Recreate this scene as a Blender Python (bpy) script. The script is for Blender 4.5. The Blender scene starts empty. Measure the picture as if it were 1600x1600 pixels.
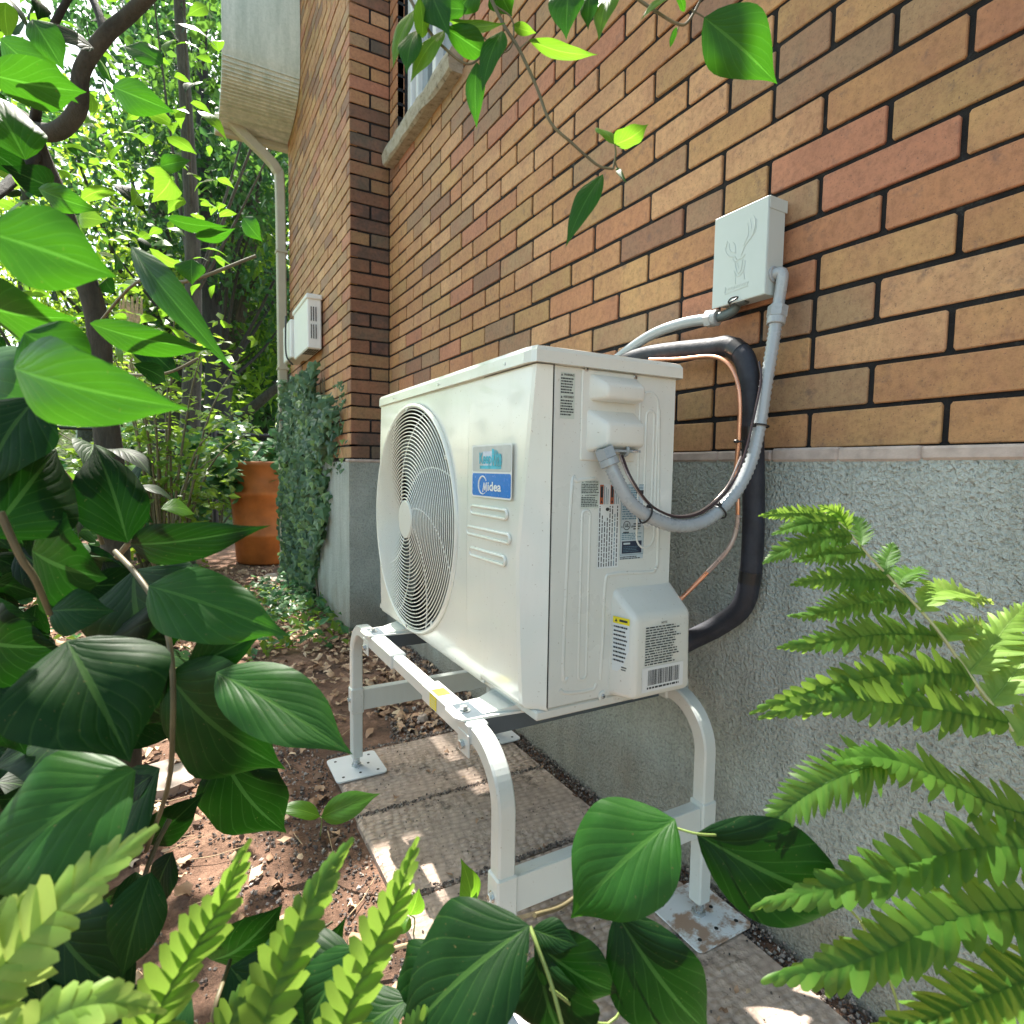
import bpy, math, random
from mathutils import Vector, Matrix
random.seed(7)
SC = bpy.context.scene
COL = SC.collection
# ---------------------------------------------------------------- camera
H = 0.885                      # eye height above the paving (ground = 0)
F_PX, YAW, PITCH, ROLL = 920.1, 0.51354566, 0.07212822, 0.01567973
cf = Vector((math.sin(YAW)*math.cos(PITCH), math.cos(YAW)*math.cos(PITCH), -math.sin(PITCH)))
_r = Vector((math.cos(YAW), -math.sin(YAW), 0)); _u = _r.cross(cf)
cr = _r*math.cos(ROLL) + _u*math.sin(ROLL)
cu = -_r*math.sin(ROLL) + _u*math.cos(ROLL)
EYE = Vector((0, 0, H))
cd = bpy.data.cameras.new('camera'); cam = bpy.data.objects.new('camera', cd); COL.objects.link(cam)
cam.matrix_world = Matrix(((cr.x, cu.x, -cf.x, EYE.x), (cr.y, cu.y, -cf.y, EYE.y), (cr.z, cu.z, -cf.z, EYE.z), (0, 0, 0, 1)))
cd.sensor_width = 36; cd.lens = 36*F_PX/1600
cd.clip_start = 0.02; cd.clip_end = 400
cd.dof.use_dof = True; cd.dof.focus_distance = 1.15; cd.dof.aperture_fstop = 10
SC.camera = cam
# ---------------------------------------------------------------- light
SUN_EL, SUN_AZ = math.radians(59), math.radians(1.5)      # azimuth from +Y, negative = to the left
to_sun = Vector((math.sin(SUN_AZ)*math.cos(SUN_EL), math.cos(SUN_AZ)*math.cos(SUN_EL), math.sin(SUN_EL)))
w = bpy.data.worlds.new('World'); SC.world = w; w.use_nodes = True
nt = w.node_tree; nt.nodes.clear()
sky = nt.nodes.new('ShaderNodeTexSky'); sky.sky_type = 'NISHITA'; sky.sun_disc = False
sky.sun_elevation = SUN_EL; sky.sun_rotation = SUN_AZ; sky.dust_density = 2.0; sky.air_density = 1.0; sky.ozone_density = 0.6
bg = nt.nodes.new('ShaderNodeBackground'); bg.inputs[1].default_value = 0.15
wo = nt.nodes.new('ShaderNodeOutputWorld')
wb = nt.nodes.new('ShaderNodeMix'); wb.data_type = 'RGBA'; wb.blend_type = 'MULTIPLY'; wb.inputs[0].default_value = 1.0; wb.inputs[7].default_value = (1.03, 1.0, .84, 1)
nt.links.new(sky.outputs[0], wb.inputs[6]); nt.links.new(wb.outputs[2], bg.inputs[0]); nt.links.new(bg.outputs[0], wo.inputs[0])
sl = bpy.data.lights.new('sun', 'SUN'); sl.energy = 5.0; sl.angle = math.radians(0.6); sl.color = (1.0, 0.95, 0.86)
so = bpy.data.objects.new('sun', sl); COL.objects.link(so)
so.rotation_mode = 'QUATERNION'; so.rotation_quaternion = to_sun.to_track_quat('Z', 'Y')
SC.view_settings.view_transform = 'Standard'; SC.view_settings.look = 'None'
SC.view_settings.exposure = 1.85; SC.view_settings.gamma = 1.0
SC.cycles.max_bounces = 7; SC.cycles.diffuse_bounces = 3; SC.cycles.transmission_bounces = 4; SC.cycles.transparent_max_bounces = 4

# ---------------------------------------------------------------- measuring helpers
def ray(px, py): return cf + cr*((px-800)/F_PX) - cu*((py-800)/F_PX)
def onx(px, py, x): d = ray(px, py); return EYE + d*(x/d.x)
def ony(px, py, y): d = ray(px, py); return EYE + d*(y/d.y)
def onz(px, py, z=0.0): d = ray(px, py); return EYE + d*((z-H)/d.z)
def at(px, py, dep): return EYE + ray(px, py)*dep
# ---------------------------------------------------------------- materials
class NB:
    """tiny node helper"""
    def __init__(s, name):
        s.m = bpy.data.materials.new(name); s.m.use_nodes = True; s.t = s.m.node_tree; s.t.nodes.clear()
        s.out = s.t.nodes.new('ShaderNodeOutputMaterial')
        s.p = s.t.nodes.new('ShaderNodeBsdfPrincipled'); s.link(s.p.outputs[0], s.out.inputs[0])
    def n(s, ty, **kw):
        nd = s.t.nodes.new('ShaderNode'+ty)
        for k, v in kw.items(): setattr(nd, k, v)
        return nd
    def link(s, a, b): s.t.links.new(a, b)
    def coord(s, kind='Object', scale=(1, 1, 1)):
        c = s.n('TexCoord'); mp = s.n('Mapping'); mp.inputs['Scale'].default_value = scale
        s.link(c.outputs[kind], mp.inputs[0]); return mp.outputs[0]
    def noise(s, vec, scale, detail=4, rough=.55):
        nd = s.n('TexNoise'); nd.inputs['Scale'].default_value = scale; nd.inputs['Detail'].default_value = detail
        nd.inputs['Roughness'].default_value = rough; s.link(vec, nd.inputs['Vector']); return nd.outputs[0]
    def ramp(s, fac, stops, interp='LINEAR'):
        nd = s.n('ValToRGB'); cr_ = nd.color_ramp; cr_.interpolation = interp
        while len(cr_.elements) < len(stops): cr_.elements.new(0.5)
        for e, (p, c) in zip(cr_.elements, stops): e.position = p; e.color = (*c, 1) if len(c) == 3 else c
        s.link(fac, nd.inputs[0]); return nd.outputs[0]
    def mix(s, fac, a, b, mode='MIX'):
        nd = s.n('Mix', data_type='RGBA', blend_type=mode)
        for i, v in ((0, fac), (6, a), (7, b)):
            if isinstance(v, (int, float)): nd.inputs[i].default_value = v
            elif isinstance(v, tuple): nd.inputs[i].default_value = (*v, 1)
            else: s.link(v, nd.inputs[i])
        return nd.outputs[2]
    def math(s, op, a, b=None):
        nd = s.n('Math', operation=op)
        for i, v in enumerate((a, b)):
            if v is None: continue
            if isinstance(v, (int, float)): nd.inputs[i].default_value = v
            else: s.link(v, nd.inputs[i])
        return nd.outputs[0]
    def bump(s, h, strength=.5, dist=.01, prev=None):
        nd = s.n('Bump'); nd.inputs['Strength'].default_value = strength; nd.inputs['Distance'].default_value = dist
        s.link(h, nd.inputs['Height'])
        if prev is not None: s.link(prev, nd.inputs['Normal'])
        return nd.outputs[0]
    def set(s, **kw):
        for k, v in kw.items():
            i = s.p.inputs[k.replace('_', ' ')]
            if isinstance(v, (int, float)): i.default_value = v
            elif isinstance(v, tuple): i.default_value = (*v, 1)
            else: s.link(v, i)
        return s.m
def plain(name, col, rough=.5, metal=0.0, var=.06, nscale=12, bump=0.0, coat=0.0, dirt=None, dust=0):
    b = NB(name); v = b.coord()
    n = b.noise(v, nscale, 5)
    lo = tuple(c*(1-var) for c in col); hi = tuple(min(1, c*(1+var)) for c in col)
    c = b.ramp(n, [(.3, lo), (.7, hi)])
    if dirt:
        n2 = b.noise(v, nscale*2.3, 6, .7)
        c = b.mix(b.ramp(n2, [(dirt[1], (0, 0, 0)), (dirt[1]+.08, (1, 1, 1))]), c, dirt[0])
    if dust:
        nd_ = b.noise(b.coord(scale=(7, 7, 1.2)), 3, 7, .7); sp3 = b.noise(v, 210, 2, .5)
        c = b.mix(b.ramp(nd_, [(.52, (0, 0, 0)), (.75, (dust,)*3)]), c, (.36, .32, .24)); c = b.mix(b.ramp(sp3, [(.70, (0, 0, 0)), (.75, (.5, .5, .5))]), c, (.30, .25, .18))
    rr = b.ramp(b.noise(v, nscale*3, 3), [(.3, (rough*.85,)*3), (.7, (min(1, rough*1.15),)*3)])
    b.set(Base_Color=c, Roughness=rr, Metallic=metal)
    if coat: b.set(Coat_Weight=coat, Coat_Roughness=.08)
    if bump: b.set(Normal=b.bump(b.noise(v, nscale*8, 4), bump, .002))
    return b.m
def brick_mat(name, stops):
    b = NB(name); g = b.n('NewGeometry'); v = b.coord()
    c = b.ramp(g.outputs['Random Per Island'], stops, 'CONSTANT')
    n = b.noise(v, 9, 6, .65)
    c = b.mix(b.ramp(n, [(.42, (0, 0, 0)), (.72, (.6, .6, .6))]), c, (.34, .145, .085), 'MIX')
    n1 = b.noise(v, 70, 5, .75)
    c = b.mix(.75, c, b.ramp(n1, [(.3, (.62, .58, .55)), (.52, (1, 1, 1)), (.75, (1.22, 1.18, 1.12))]), 'MULTIPLY')
    n2 = b.noise(v, 240, 3, .8)
    c = b.mix(b.ramp(n2, [(.60, (0, 0, 0)), (.68, (.75, .75, .75))]), c, (.10, .06, .05))
    n4 = b.noise(v, 23, 5, .7)
    c = b.mix(b.ramp(n4, [(.57, (0, 0, 0)), (.78, (.8, .8, .8))]), c, (.11, .075, .070))
    n5 = b.noise(v, 1.7, 4, .6); c = b.mix(.8, c, b.ramp(n5, [(.3, (.78, .76, .76)), (.6, (1.05, 1.05, 1.05))]), 'MULTIPLY')
    nn = b.bump(b.noise(v, 380, 4, .8), .6, .0018); nn = b.bump(b.noise(v, 45, 4), .35, .003, nn)
    return b.set(Base_Color=c, Roughness=.72, Normal=nn)
M = {}
M['brick'] = brick_mat('buff_brick', [(0, (.45, .240, .105)), (.14, (.50, .275, .125)), (.26, (.42, .255, .110)), (.38, (.46, .215, .105)), (.50, (.56, .325, .165)), (.60, (.37, .235, .125)), (.70, (.49, .285, .125)), (.82, (.31, .195, .115)), (.89, (.46, .200, .115)), (.94, (.26, .14, .085))])
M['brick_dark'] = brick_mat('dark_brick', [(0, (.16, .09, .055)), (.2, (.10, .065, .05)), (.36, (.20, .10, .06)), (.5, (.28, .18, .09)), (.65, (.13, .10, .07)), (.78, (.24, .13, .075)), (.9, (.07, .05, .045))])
b = NB('mortar'); v = b.coord(); n = b.noise(v, 30, 6, .7)
M['mortar'] = b.set(Base_Color=b.ramp(n, [(.3, (.006, .006, .008)), (.6, (.018, .018, .020)), (.80, (.09, .10, .10))]), Roughness=.95, Normal=b.bump(b.noise(v, 300, 4, .8), .9, .004))
b = NB('rough_stucco'); v = b.coord(); n = b.noise(v, 3, 5); ns = b.noise(v, 150, 2, .6)
vo = b.n('TexVoronoi'); vo.inputs['Scale'].default_value = 170; b.link(b.coord(scale=(1, 1, .6)), vo.inputs['Vector'])
c = b.ramp(n, [(.3, (.38, .42, .39)), (.7, (.52, .555, .52))])
sx = b.n('SeparateXYZ'); b.link(b.coord(), sx.inputs[0])
low = b.math('ADD', sx.outputs[2], b.math('MULTIPLY', b.noise(v, 5, 4), .35))
c = b.mix(b.ramp(low, [(.20, (.75, .75, .75)), (.42, (0, 0, 0))]), c, (.30, .25, .185))
st_ = b.noise(b.coord(scale=(1, 6, .8)), 2.2, 5, .6); c = b.mix(.7, c, b.ramp(st_, [(.35, (.74, .74, .72)), (.6, (1.04, 1.04, 1.04))]), 'MULTIPLY')
c = b.mix(.6, c, b.ramp(ns, [(.35, (.66, .67, .67)), (.52, (1, 1, 1)), (.70, (1.12, 1.12, 1.10))]), 'MULTIPLY')
nn = b.bump(ns, 1.0, .012); nn = b.bump(vo.outputs['Distance'], .5, .004, nn)
M['stucco'] = b.set(Base_Color=c, Roughness=.92, Normal=nn)
M['ledge'] = plain('pink_cement', (.46, .38, .34), .9, var=.2, nscale=30, bump=.5)
b = NB('weathered_sill'); v = b.coord()
c = b.ramp(b.noise(v, 30, 8, .75), [(.32, (.09, .085, .07)), (.45, (.38, .34, .26)), (.7, (.55, .51, .42))])
M['sill'] = b.set(Base_Color=c, Roughness=.95, Normal=b.bump(b.noise(v, 90, 6, .8), .9, .01))
M['cream'] = plain('cream_paint', (.74, .755, .70), .2, dust=.09, var=.015, nscale=3, coat=.6)
M['cream2'] = plain('cream_powder_coat', (.70, .72, .675), .30, dust=.09, var=.04, nscale=4, bump=.05, coat=.25)
M['cover'] = plain('cream_plastic', (.73, .735, .68), .34, dust=.09, var=.015, nscale=4, coat=.2)
M['stand'] = plain('white_stand_paint', (.62, .655, .63), .33, dust=.09, var=.04, nscale=9, coat=.3, bump=.04)
M['plate'] = plain('white_plate_mud', (.74, .75, .76), .4, var=.04, nscale=5, dirt=((.38, .25, .18), .47))
M['plate_clean'] = plain('white_plate', (.74, .75, .76), .4, var=.04, nscale=14, dirt=((.16, .12, .09), .72))
M['under'] = plain('blue_grey_steel', (.08, .105, .125), .4, var=.1, metal=.3)
M['zinc'] = plain('zinc', (.52, .54, .54), .28, metal=.9, var=.1, nscale=60)
M['black'] = plain('black_plastic', (.018, .018, .02), .35, var=.2)
M['foam'] = plain('black_foam_tape', (.018, .020, .030), .62, var=.35, nscale=25, bump=.35)
M['grey'] = plain('grey_conduit', (.36, .39, .41), .28, var=.04, coat=.3)
M['greyfit'] = plain('grey_fitting', (.33, .365, .385), .3, var=.05, coat=.2)
M['pvc'] = plain('dark_pvc', (.10, .13, .135), .35, var=.05)
M['boxgrey'] = plain('light_grey_enamel', (.50, .565, .55), .42, var=.03, nscale=5, bump=.03)
M['copper'] = plain('copper', (.72, .34, .21), .3, metal=.75, var=.2, nscale=25)
M['oldcopper'] = plain('clear_wire_jacket', (.45, .36, .33), .3, metal=.4, var=.2, nscale=25)
M['brownwire'] = plain('brown_wire', (.05, .028, .03), .35)
M['greenwire'] = plain('dull_green_wire', (.13, .15, .10), .45)
M['paper'] = plain('label_paper', (.72, .76, .76), .5, var=.02)
M['palepaper'] = plain('aged_label', (.56, .62, .56), .4, var=.03)
M['silverpaper'] = plain('silver_label', (.50, .58, .62), .3, var=.05)
M['ink'] = plain('label_ink', (.03, .035, .04), .5)
M['blueink'] = plain('navy_ink', (.02, .03, .06), .5)
M['slate'] = plain('slate_ink', (.14, .25, .31), .5)
M['orange'] = plain('orange_ink', (.42, .11, .04), .5)
M['yellow'] = plain('yellow_label', (.85, .72, .03), .4, var=.04)
M['brandblue'] = plain('sky_blue_label', (.0, .17, .62), .25, var=.05, nscale=40, coat=.3)
M['turq'] = plain('turquoise_ink', (.05, .42, .56), .4, var=.35, nscale=60)
M['lilac'] = plain('worn_lilac', (.55, .62, .74), .4, var=.15, nscale=60)
M['stickergrey'] = plain('worn_grey_label', (.50, .52, .52), .35, var=.06, nscale=50)
M['white'] = plain('white_vinyl', (.78, .80, .80), .35, var=.02)
M['glass'] = plain('dark_glass', (.25, .30, .34), .05, var=.1, coat=1)
M['downpipe'] = plain('cream_aluminium', (.44, .42, .33), .45, var=.06)
b = NB('green_grey_soffit'); v = b.coord(); w_ = b.n('TexWave'); w_.bands_direction = 'Y'; w_.inputs['Scale'].default_value = 2.2; w_.inputs['Distortion'].default_value = 0
b.link(v, w_.inputs['Vector'])
c = b.ramp(b.noise(v, 60, 6, .8), [(.35, (.56, .62, .55)), (.6, (.68, .72, .66))])
stk = b.noise(b.coord(scale=(5, 5, .5)), 3, 6, .7); c = b.mix(.8, c, b.ramp(stk, [(.3, (.6, .66, .64)), (.6, (1, 1, 1))]), 'MULTIPLY')
M['soffit'] = b.set(Base_Color=c, Roughness=.8, Normal=b.bump(w_.outputs[0], .6, .03))
M['terracotta'] = plain('terracotta', (.40, .115, .022), .6, var=.25, nscale=7, bump=.2)
M['dark'] = plain('dark_interior', (.010, .012, .014), .5)
M['blade'] = plain('grey_fan_blade', (.085, .095, .09), .4, var=.05)
M['fence'] = plain('black_fence_paint', (.015, .018, .022), .4)
M['stone'] = plain('flat_stone', (.45, .36, .30), .9, var=.3, nscale=10, bump=.6)
M['yellow_house'] = plain('pale_yellow_siding', (.72, .62, .38), .8)
M['roof'] = plain('brown_shingle', (.16, .12, .10), .9, var=.2)
def bark(name, a, c2, s=6):
    b = NB(name); v = b.coord(scale=(s, s, s*.25)); n = b.noise(v, 4, 7, .75)
    return b.set(Base_Color=b.ramp(n, [(.3, a), (.7, c2)]), Roughness=.9, Normal=b.bump(n, .8, .015))
M['bark'] = bark('grey_bark', (.018, .018, .014), (.085, .08, .062))
M['bark_dark'] = bark('dark_bark', (.010, .011, .011), (.04, .04, .035))
M['twig'] = plain('green_brown_twig', (.12, .10, .05), .55, var=.3, nscale=30)
M['greenstem'] = plain('green_stem', (.22, .30, .08), .5, var=.2, nscale=30)
M['palestem'] = plain('pale_stem', (.45, .42, .20), .5, var=.2, nscale=30)
# soil
b = NB('garden_soil'); v = b.coord(); n = b.noise(v, 5, 8, .7); n2 = b.noise(v, 45, 5, .75)
c = b.ramp(n, [(.3, (.10, .062, .044)), (.5, (.26, .145, .095)), (.68, (.47, .28, .19))])
c = b.mix(.8, c, b.ramp(n2, [(.3, (.45, .42, .4)), (.6, (1, 1, 1)), (.75, (1.35, 1.3, 1.2))]), 'MULTIPLY')
nn = b.bump(n2, 1.0, .02); nn = b.bump(b.noise(v, 220, 3, .8), .8, .004, nn)
M['soil'] = b.set(Base_Color=c, Roughness=1.0, Normal=nn)
b = NB('lawn'); v = b.coord(); n = b.noise(v, 3, 8, .7)
M['lawn'] = b.set(Base_Color=b.ramp(n, [(.3, (.03, .07, .012)), (.7, (.09, .15, .03))]), Roughness=1.0, Normal=b.bump(b.noise(v, 60, 4), 1, .05))
# textured paving: scalloped rows
b = NB('scalloped_paving'); v = b.coord(scale=(1, 1, 1)); n = b.noise(v, 4, 6, .7)
nv = b.n('Mapping'); b.link(b.coord(), nv.inputs[0]); nv.inputs['Scale'].default_value = (44, 66, 20)
nv.inputs['Rotation'].default_value = (0, 0, .12)
vo = b.n('TexVoronoi'); vo.feature = 'SMOOTH_F1'; vo.inputs['Scale'].default_value = 1.0; vo.inputs['Randomness'].default_value = .42; vo.inputs['Smoothness'].default_value = .35
b.link(nv.outputs[0], vo.inputs['Vector'])
wear = b.ramp(b.noise(v, 3.6, 6, .65), [(.42, (1, 1, 1)), (.56, (.12, .12, .12))])
hgt = b.math('MULTIPLY', b.math('SUBTRACT', 1.0, vo.outputs['Distance']), wear)
c = b.ramp(n, [(.22, (.32, .24, .195)), (.45, (.54, .42, .345)), (.72, (.68, .55, .46))])
c = b.mix(.75, c, b.ramp(vo.outputs['Distance'], [(.1, (1.1, 1.08, 1.05)), (.5, (.78, .75, .73)), (.85, (.42, .40, .38))]), 'MULTIPLY')
c = b.mix(b.ramp(b.noise(v, 9, 7, .8), [(.56, (0, 0, 0)), (.66, (.85, .85, .85))]), c, (.05, .038, .032))
nn = b.bump(hgt, 1.0, .014); nn = b.bump(b.noise(v, 260, 4, .8), .6, .003, nn)
M['slab'] = b.set(Base_Color=c, Roughness=.95, Normal=nn)
def leaf_mat(name, stops, trans=(.30, .48, .05), tfac=.38, rough=.38, veins=True, spec=.32):
    b = NB(name); g = b.n('NewGeometry'); uv = b.n('UVMap'); s = b.n('SeparateXYZ'); b.link(uv.outputs[0], s.inputs[0])
    c = b.ramp(g.outputs['Random Per Island'], stops)
    v = b.coord(); n = b.noise(v, 60, 4)
    c = b.mix(.5, c, b.ramp(n, [(.3, (.6, .65, .6)), (.7, (1.25, 1.2, 1.1))]), 'MULTIPLY')
    sp_ = b.noise(v, 330, 2, .5); c = b.mix(b.ramp(sp_, [(.70, (0, 0, 0)), (.76, (.7, .7, .7))]), c, (.10, .08, .03))
    if veins:
        au = b.math('ABSOLUTE', b.math('SUBTRACT', s.outputs[0], .5))
        mid = b.math('LESS_THAN', au, .022)
        ph = b.math('SUBTRACT', b.math('MULTIPLY', s.outputs[1], 7.0), b.math('MULTIPLY', b.math('POWER', au, .7), 6.2))
        fr = b.math('ABSOLUTE', b.math('SUBTRACT', b.math('FRACT', ph), .5))
        line = b.ramp(fr, [(0, (1, 1, 1)), (.07, (0, 0, 0))])
        vm = b.math('MAXIMUM', mid, b.math('MULTIPLY', line, .5))
        c = b.mix(b.math('MULTIPLY', vm, .22), c, (.12, .26, .05))
        hh = b.ramp(fr, [(0, (0, 0, 0)), (.28, (1, 1, 1))])
        hh2 = b.math('MULTIPLY', hh, b.ramp(au, [(0, (0, 0, 0)), (.05, (1, 1, 1))]))
        nn = b.bump(hh2, .25, .0010); nn = b.bump(n, .15, .001, nn)
        b.set(Normal=nn)
    b.set(Base_Color=c, Roughness=rough)
    b.p.inputs['Specular IOR Level'].default_value = spec
    tr = b.n('BsdfTranslucent'); tc = b.mix(.65, c, trans)
    if veins: tc = b.mix(b.math('MULTIPLY', vm, .45), tc, tuple(min(1, x*1.5+.05) for x in trans))
    b.link(tc, tr.inputs[0])
    mx = b.n('MixShader'); mx.inputs[0].default_value = tfac
    b.link(b.p.outputs[0], mx.inputs[1]); b.link(tr.outputs[0], mx.inputs[2]); b.link(mx.outputs[0], b.out.inputs[0])
    return b.m
M['leaf'] = leaf_mat('dogwood_leaf_shade_tone', [(0, (.0015, .010, .003)), (.4, (.003, .019, .004)), (1, (.008, .042, .006))], trans=(.02, .13, .004), tfac=.18, rough=.5, spec=.14)  # darkened copy: the shade on the foreground leaves is put into its colour
M['leaf_lit_tone'] = leaf_mat('dogwood_leaf_lit_tone', [(0, (.006, .040, .006)), (.5, (.012, .065, .008)), (1, (.026, .105, .012))], trans=(.10, .40, .01), tfac=.30, rough=.46, spec=.22)  # lighter copy of the same leaf, its lit look put into the colour
M['leaf_far'] = leaf_mat('woodland_leaf', [(0, (.035, .10, .018)), (.5, (.06, .15, .025)), (1, (.12, .22, .025))], trans=(.50, .74, .06), tfac=.55, veins=False, rough=.45)
M['leaf_dark'] = leaf_mat('dark_tree_leaf', [(0, (.015, .05, .022)), (.5, (.025, .08, .03)), (1, (.05, .12, .03))], trans=(.12, .32, .07), tfac=.3, veins=False, rough=.4)
M['leaf_mid'] = leaf_mat('mid_tone_leaf', [(0, (.02, .06, .018)), (.5, (.035, .095, .02)), (1, (.07, .15, .025))], trans=(.20, .42, .05), tfac=.4, veins=False, rough=.45)  # medium green between the woodland and dark tree leaves
M['leaf_round'] = leaf_mat('shrub_leaf', [(0, (.04, .13, .05)), (.5, (.06, .18, .07)), (1, (.09, .22, .07))], trans=(.20, .42, .10), tfac=.35, veins=False, rough=.35)
M['ivy'] = leaf_mat('ivy_leaf', [(0, (.025, .065, .030)), (.5, (.06, .13, .055)), (.9, (.11, .19, .08)), (1, (.18, .29, .07))], trans=(.08, .18, .05), tfac=.12, veins=False, rough=.3)
M['fern'] = leaf_mat('fern_leaf', [(0, (.035, .10, .012)), (.5, (.055, .145, .018)), (1, (.075, .18, .024))], trans=(.50, .78, .10), tfac=.42, veins=False, rough=.5, spec=.3)
M['fern_pale'] = leaf_mat('pale_fern_leaf', [(0, (.15, .28, .04)), (1, (.24, .38, .08))], trans=(.75, .90, .22), tfac=.45, veins=False, rough=.5, spec=.3)
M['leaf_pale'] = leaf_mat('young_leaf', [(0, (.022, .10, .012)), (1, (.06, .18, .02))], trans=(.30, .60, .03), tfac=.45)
b = NB('dry_leaf'); g = b.n('NewGeometry')
M['litter'] = b.set(Base_Color=b.ramp(g.outputs['Random Per Island'], [(0, (.14, .075, .045)), (.3, (.30, .17, .10)), (.6, (.42, .26, .16)), (.85, (.55, .38, .25)), (1, (.62, .48, .32))]), Roughness=.75)
b = NB('gravel'); g = b.n('NewGeometry')
M['gravel'] = b.set(Base_Color=b.ramp(g.outputs['Random Per Island'], [(0, (.045, .040, .038)), (.4, (.14, .11, .095)), (.75, (.28, .22, .18)), (1, (.42, .37, .33))]), Roughness=.9)
M['deadwood'] = plain('pale_dead_twig', (.42, .30, .18), .8, var=.3, nscale=40)

# ---------------------------------------------------------------- mesh builder
def frame_of(d):
    d = d.normalized(); a = Vector((0, 0, 1)) if abs(d.z) < .95 else Vector((0, 1, 0))
    s = d.cross(a).normalized(); return s, s.cross(d).normalized()
class MB:
    def __init__(s): s.v = []; s.f = []; s.mi = []; s.uv = []; s.mats = []; s.smooth = []
    def idx(s, m):
        if m not in s.mats: s.mats.append(m)
        return s.mats.index(m)
    def add(s, vs, fs, m, uvs=None, smooth=False):
        o = len(s.v); i = s.idx(m); s.v.extend(vs)
        for f in fs:
            s.f.append(tuple(o+k for k in f)); s.mi.append(i); s.smooth.append(smooth)
            s.uv.append([uvs[k] for k in f] if uvs else [(0, 0)]*len(f))
    def box(s, a, b, m, bev=0.0, mat=None):
        x0, y0, z0 = (min(a[i], b[i]) for i in range(3)); x1, y1, z1 = (max(a[i], b[i]) for i in range(3))
        if bev <= 0:
            vs = [Vector(p) for p in ((x0, y0, z0), (x1, y0, z0), (x1, y1, z0), (x0, y1, z0), (x0, y0, z1), (x1, y0, z1), (x1, y1, z1), (x0, y1, z1))]
            fs = [(3, 2, 1, 0), (4, 5, 6, 7), (0, 1, 5, 4), (1, 2, 6, 5), (2, 3, 7, 6), (3, 0, 4, 7)]
            if mat: vs = [mat @ p for p in vs]
            s.add(vs, fs, m); return
        bev = min(bev, (x1-x0)*.49, (y1-y0)*.49, (z1-z0)*.49)
        vs = []; ind = {}
        for ix in (0, 1):
            for iy in (0, 1):
                for iz in (0, 1):
                    X = (x0, x1)[ix]; Y = (y0, y1)[iy]; Z = (z0, z1)[iz]
                    dx = bev*(1-2*ix); dy = bev*(1-2*iy); dz = bev*(1-2*iz)
                    for k, p in enumerate(((X, Y+dy, Z+dz), (X+dx, Y, Z+dz), (X+dx, Y+dy, Z))):
                        ind[(ix, iy, iz, k)] = len(vs); vs.append(Vector(p))
        fs = []
        I = lambda *k: ind[k]
        for a_ in (0, 1):
            fs.append((I(a_, 0, 0, 0), I(a_, 1, 0, 0), I(a_, 1, 1, 0), I(a_, 0, 1, 0)))
            fs.append((I(0, a_, 0, 1), I(1, a_, 0, 1), I(1, a_, 1, 1), I(0, a_, 1, 1)))
            fs.append((I(0, 0, a_, 2), I(1, 0, a_, 2), I(1, 1, a_, 2), I(0, 1, a_, 2)))
        for p in (0, 1):
            for q in (0, 1):
                fs.append((I(p, q, 0, 0), I(p, q, 1, 0), I(p, q, 1, 1), I(p, q, 0, 1)))
                fs.append((I(p, 0, q, 0), I(p, 1, q, 0), I(p, 1, q, 2), I(p, 0, q, 2)))
                fs.append((I(0, p, q, 1), I(1, p, q, 1), I(1, p, q, 2), I(0, p, q, 2)))
                for r in (0, 1): fs.append((I(p, q, r, 0), I(p, q, r, 1), I(p, q, r, 2)))
        cen = Vector(((x0+x1)/2, (y0+y1)/2, (z0+z1)/2)); out = []
        for f in fs:
            c = sum((vs[i] for i in f), Vector())/len(f); n = (vs[f[1]]-vs[f[0]]).cross(vs[f[2]]-vs[f[0]])
            out.append(f if n.dot(c-cen) > 0 else f[::-1])
        if mat: vs = [mat @ p for p in vs]
        s.add(vs, out, m)
    def tube(s, pts, r, m, seg=10, caps=True, square=False, smooth=True, up=None):
        pts = [Vector(p) for p in pts]; n = len(pts)
        rr = r if isinstance(r, (list, tuple)) else [r]*n
        vs = []; fs = []; side = None
        for i, p in enumerate(pts):
            d = (pts[min(i+1, n-1)]-pts[max(i-1, 0)]).normalized()
            if side is None:
                if up is not None: side = d.cross(Vector(up)).normalized()
                else: side, _ = frame_of(d)
            side = (side - d*side.dot(d)).normalized(); u2 = side.cross(d)
            if square:
                k = rr[i]; c = k*.78
                for a_, b_ in ((c, k), (k, c), (k, -c), (c, -k), (-c, -k), (-k, -c), (-k, c), (-c, k)): vs.append(p+side*a_+u2*b_)
            else:
                for j in range(seg):
                    t = 2*math.pi*j/seg; vs.append(p+side*math.cos(t)*rr[i]+u2*math.sin(t)*rr[i])
        sg = 8 if square else seg
        for i in range(n-1):
            for j in range(sg):
                a_ = i*sg+j; b_ = i*sg+(j+1) % sg; fs.append((a_, b_, b_+sg, a_+sg))
        s.add(vs, fs, m, smooth=smooth and not square)
        if caps:
            s.add(vs[:sg], [tuple(range(sg))], m); s.add(vs[-sg:], [tuple(range(sg))[::-1]], m)
    def ring(s, c, rad, tr, m, axis='x', seg=72, ts=6):
        vs = []; fs = []
        for i in range(seg):
            t = 2*math.pi*i/seg
            for j in range(ts):
                q = 2*math.pi*j/ts; R = rad+tr*math.cos(q); h = tr*math.sin(q)
                vs.append(Vector(c)+Vector((h, R*math.cos(t), R*math.sin(t))))
        for i in range(seg):
            for j in range(ts):
                a_ = i*ts+j; b_ = i*ts+(j+1) % ts; c_ = ((i+1) % seg)*ts
                fs.append((a_, c_+j, c_+(j+1) % ts, b_))
        s.add(vs, fs, m, smooth=True)
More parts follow.
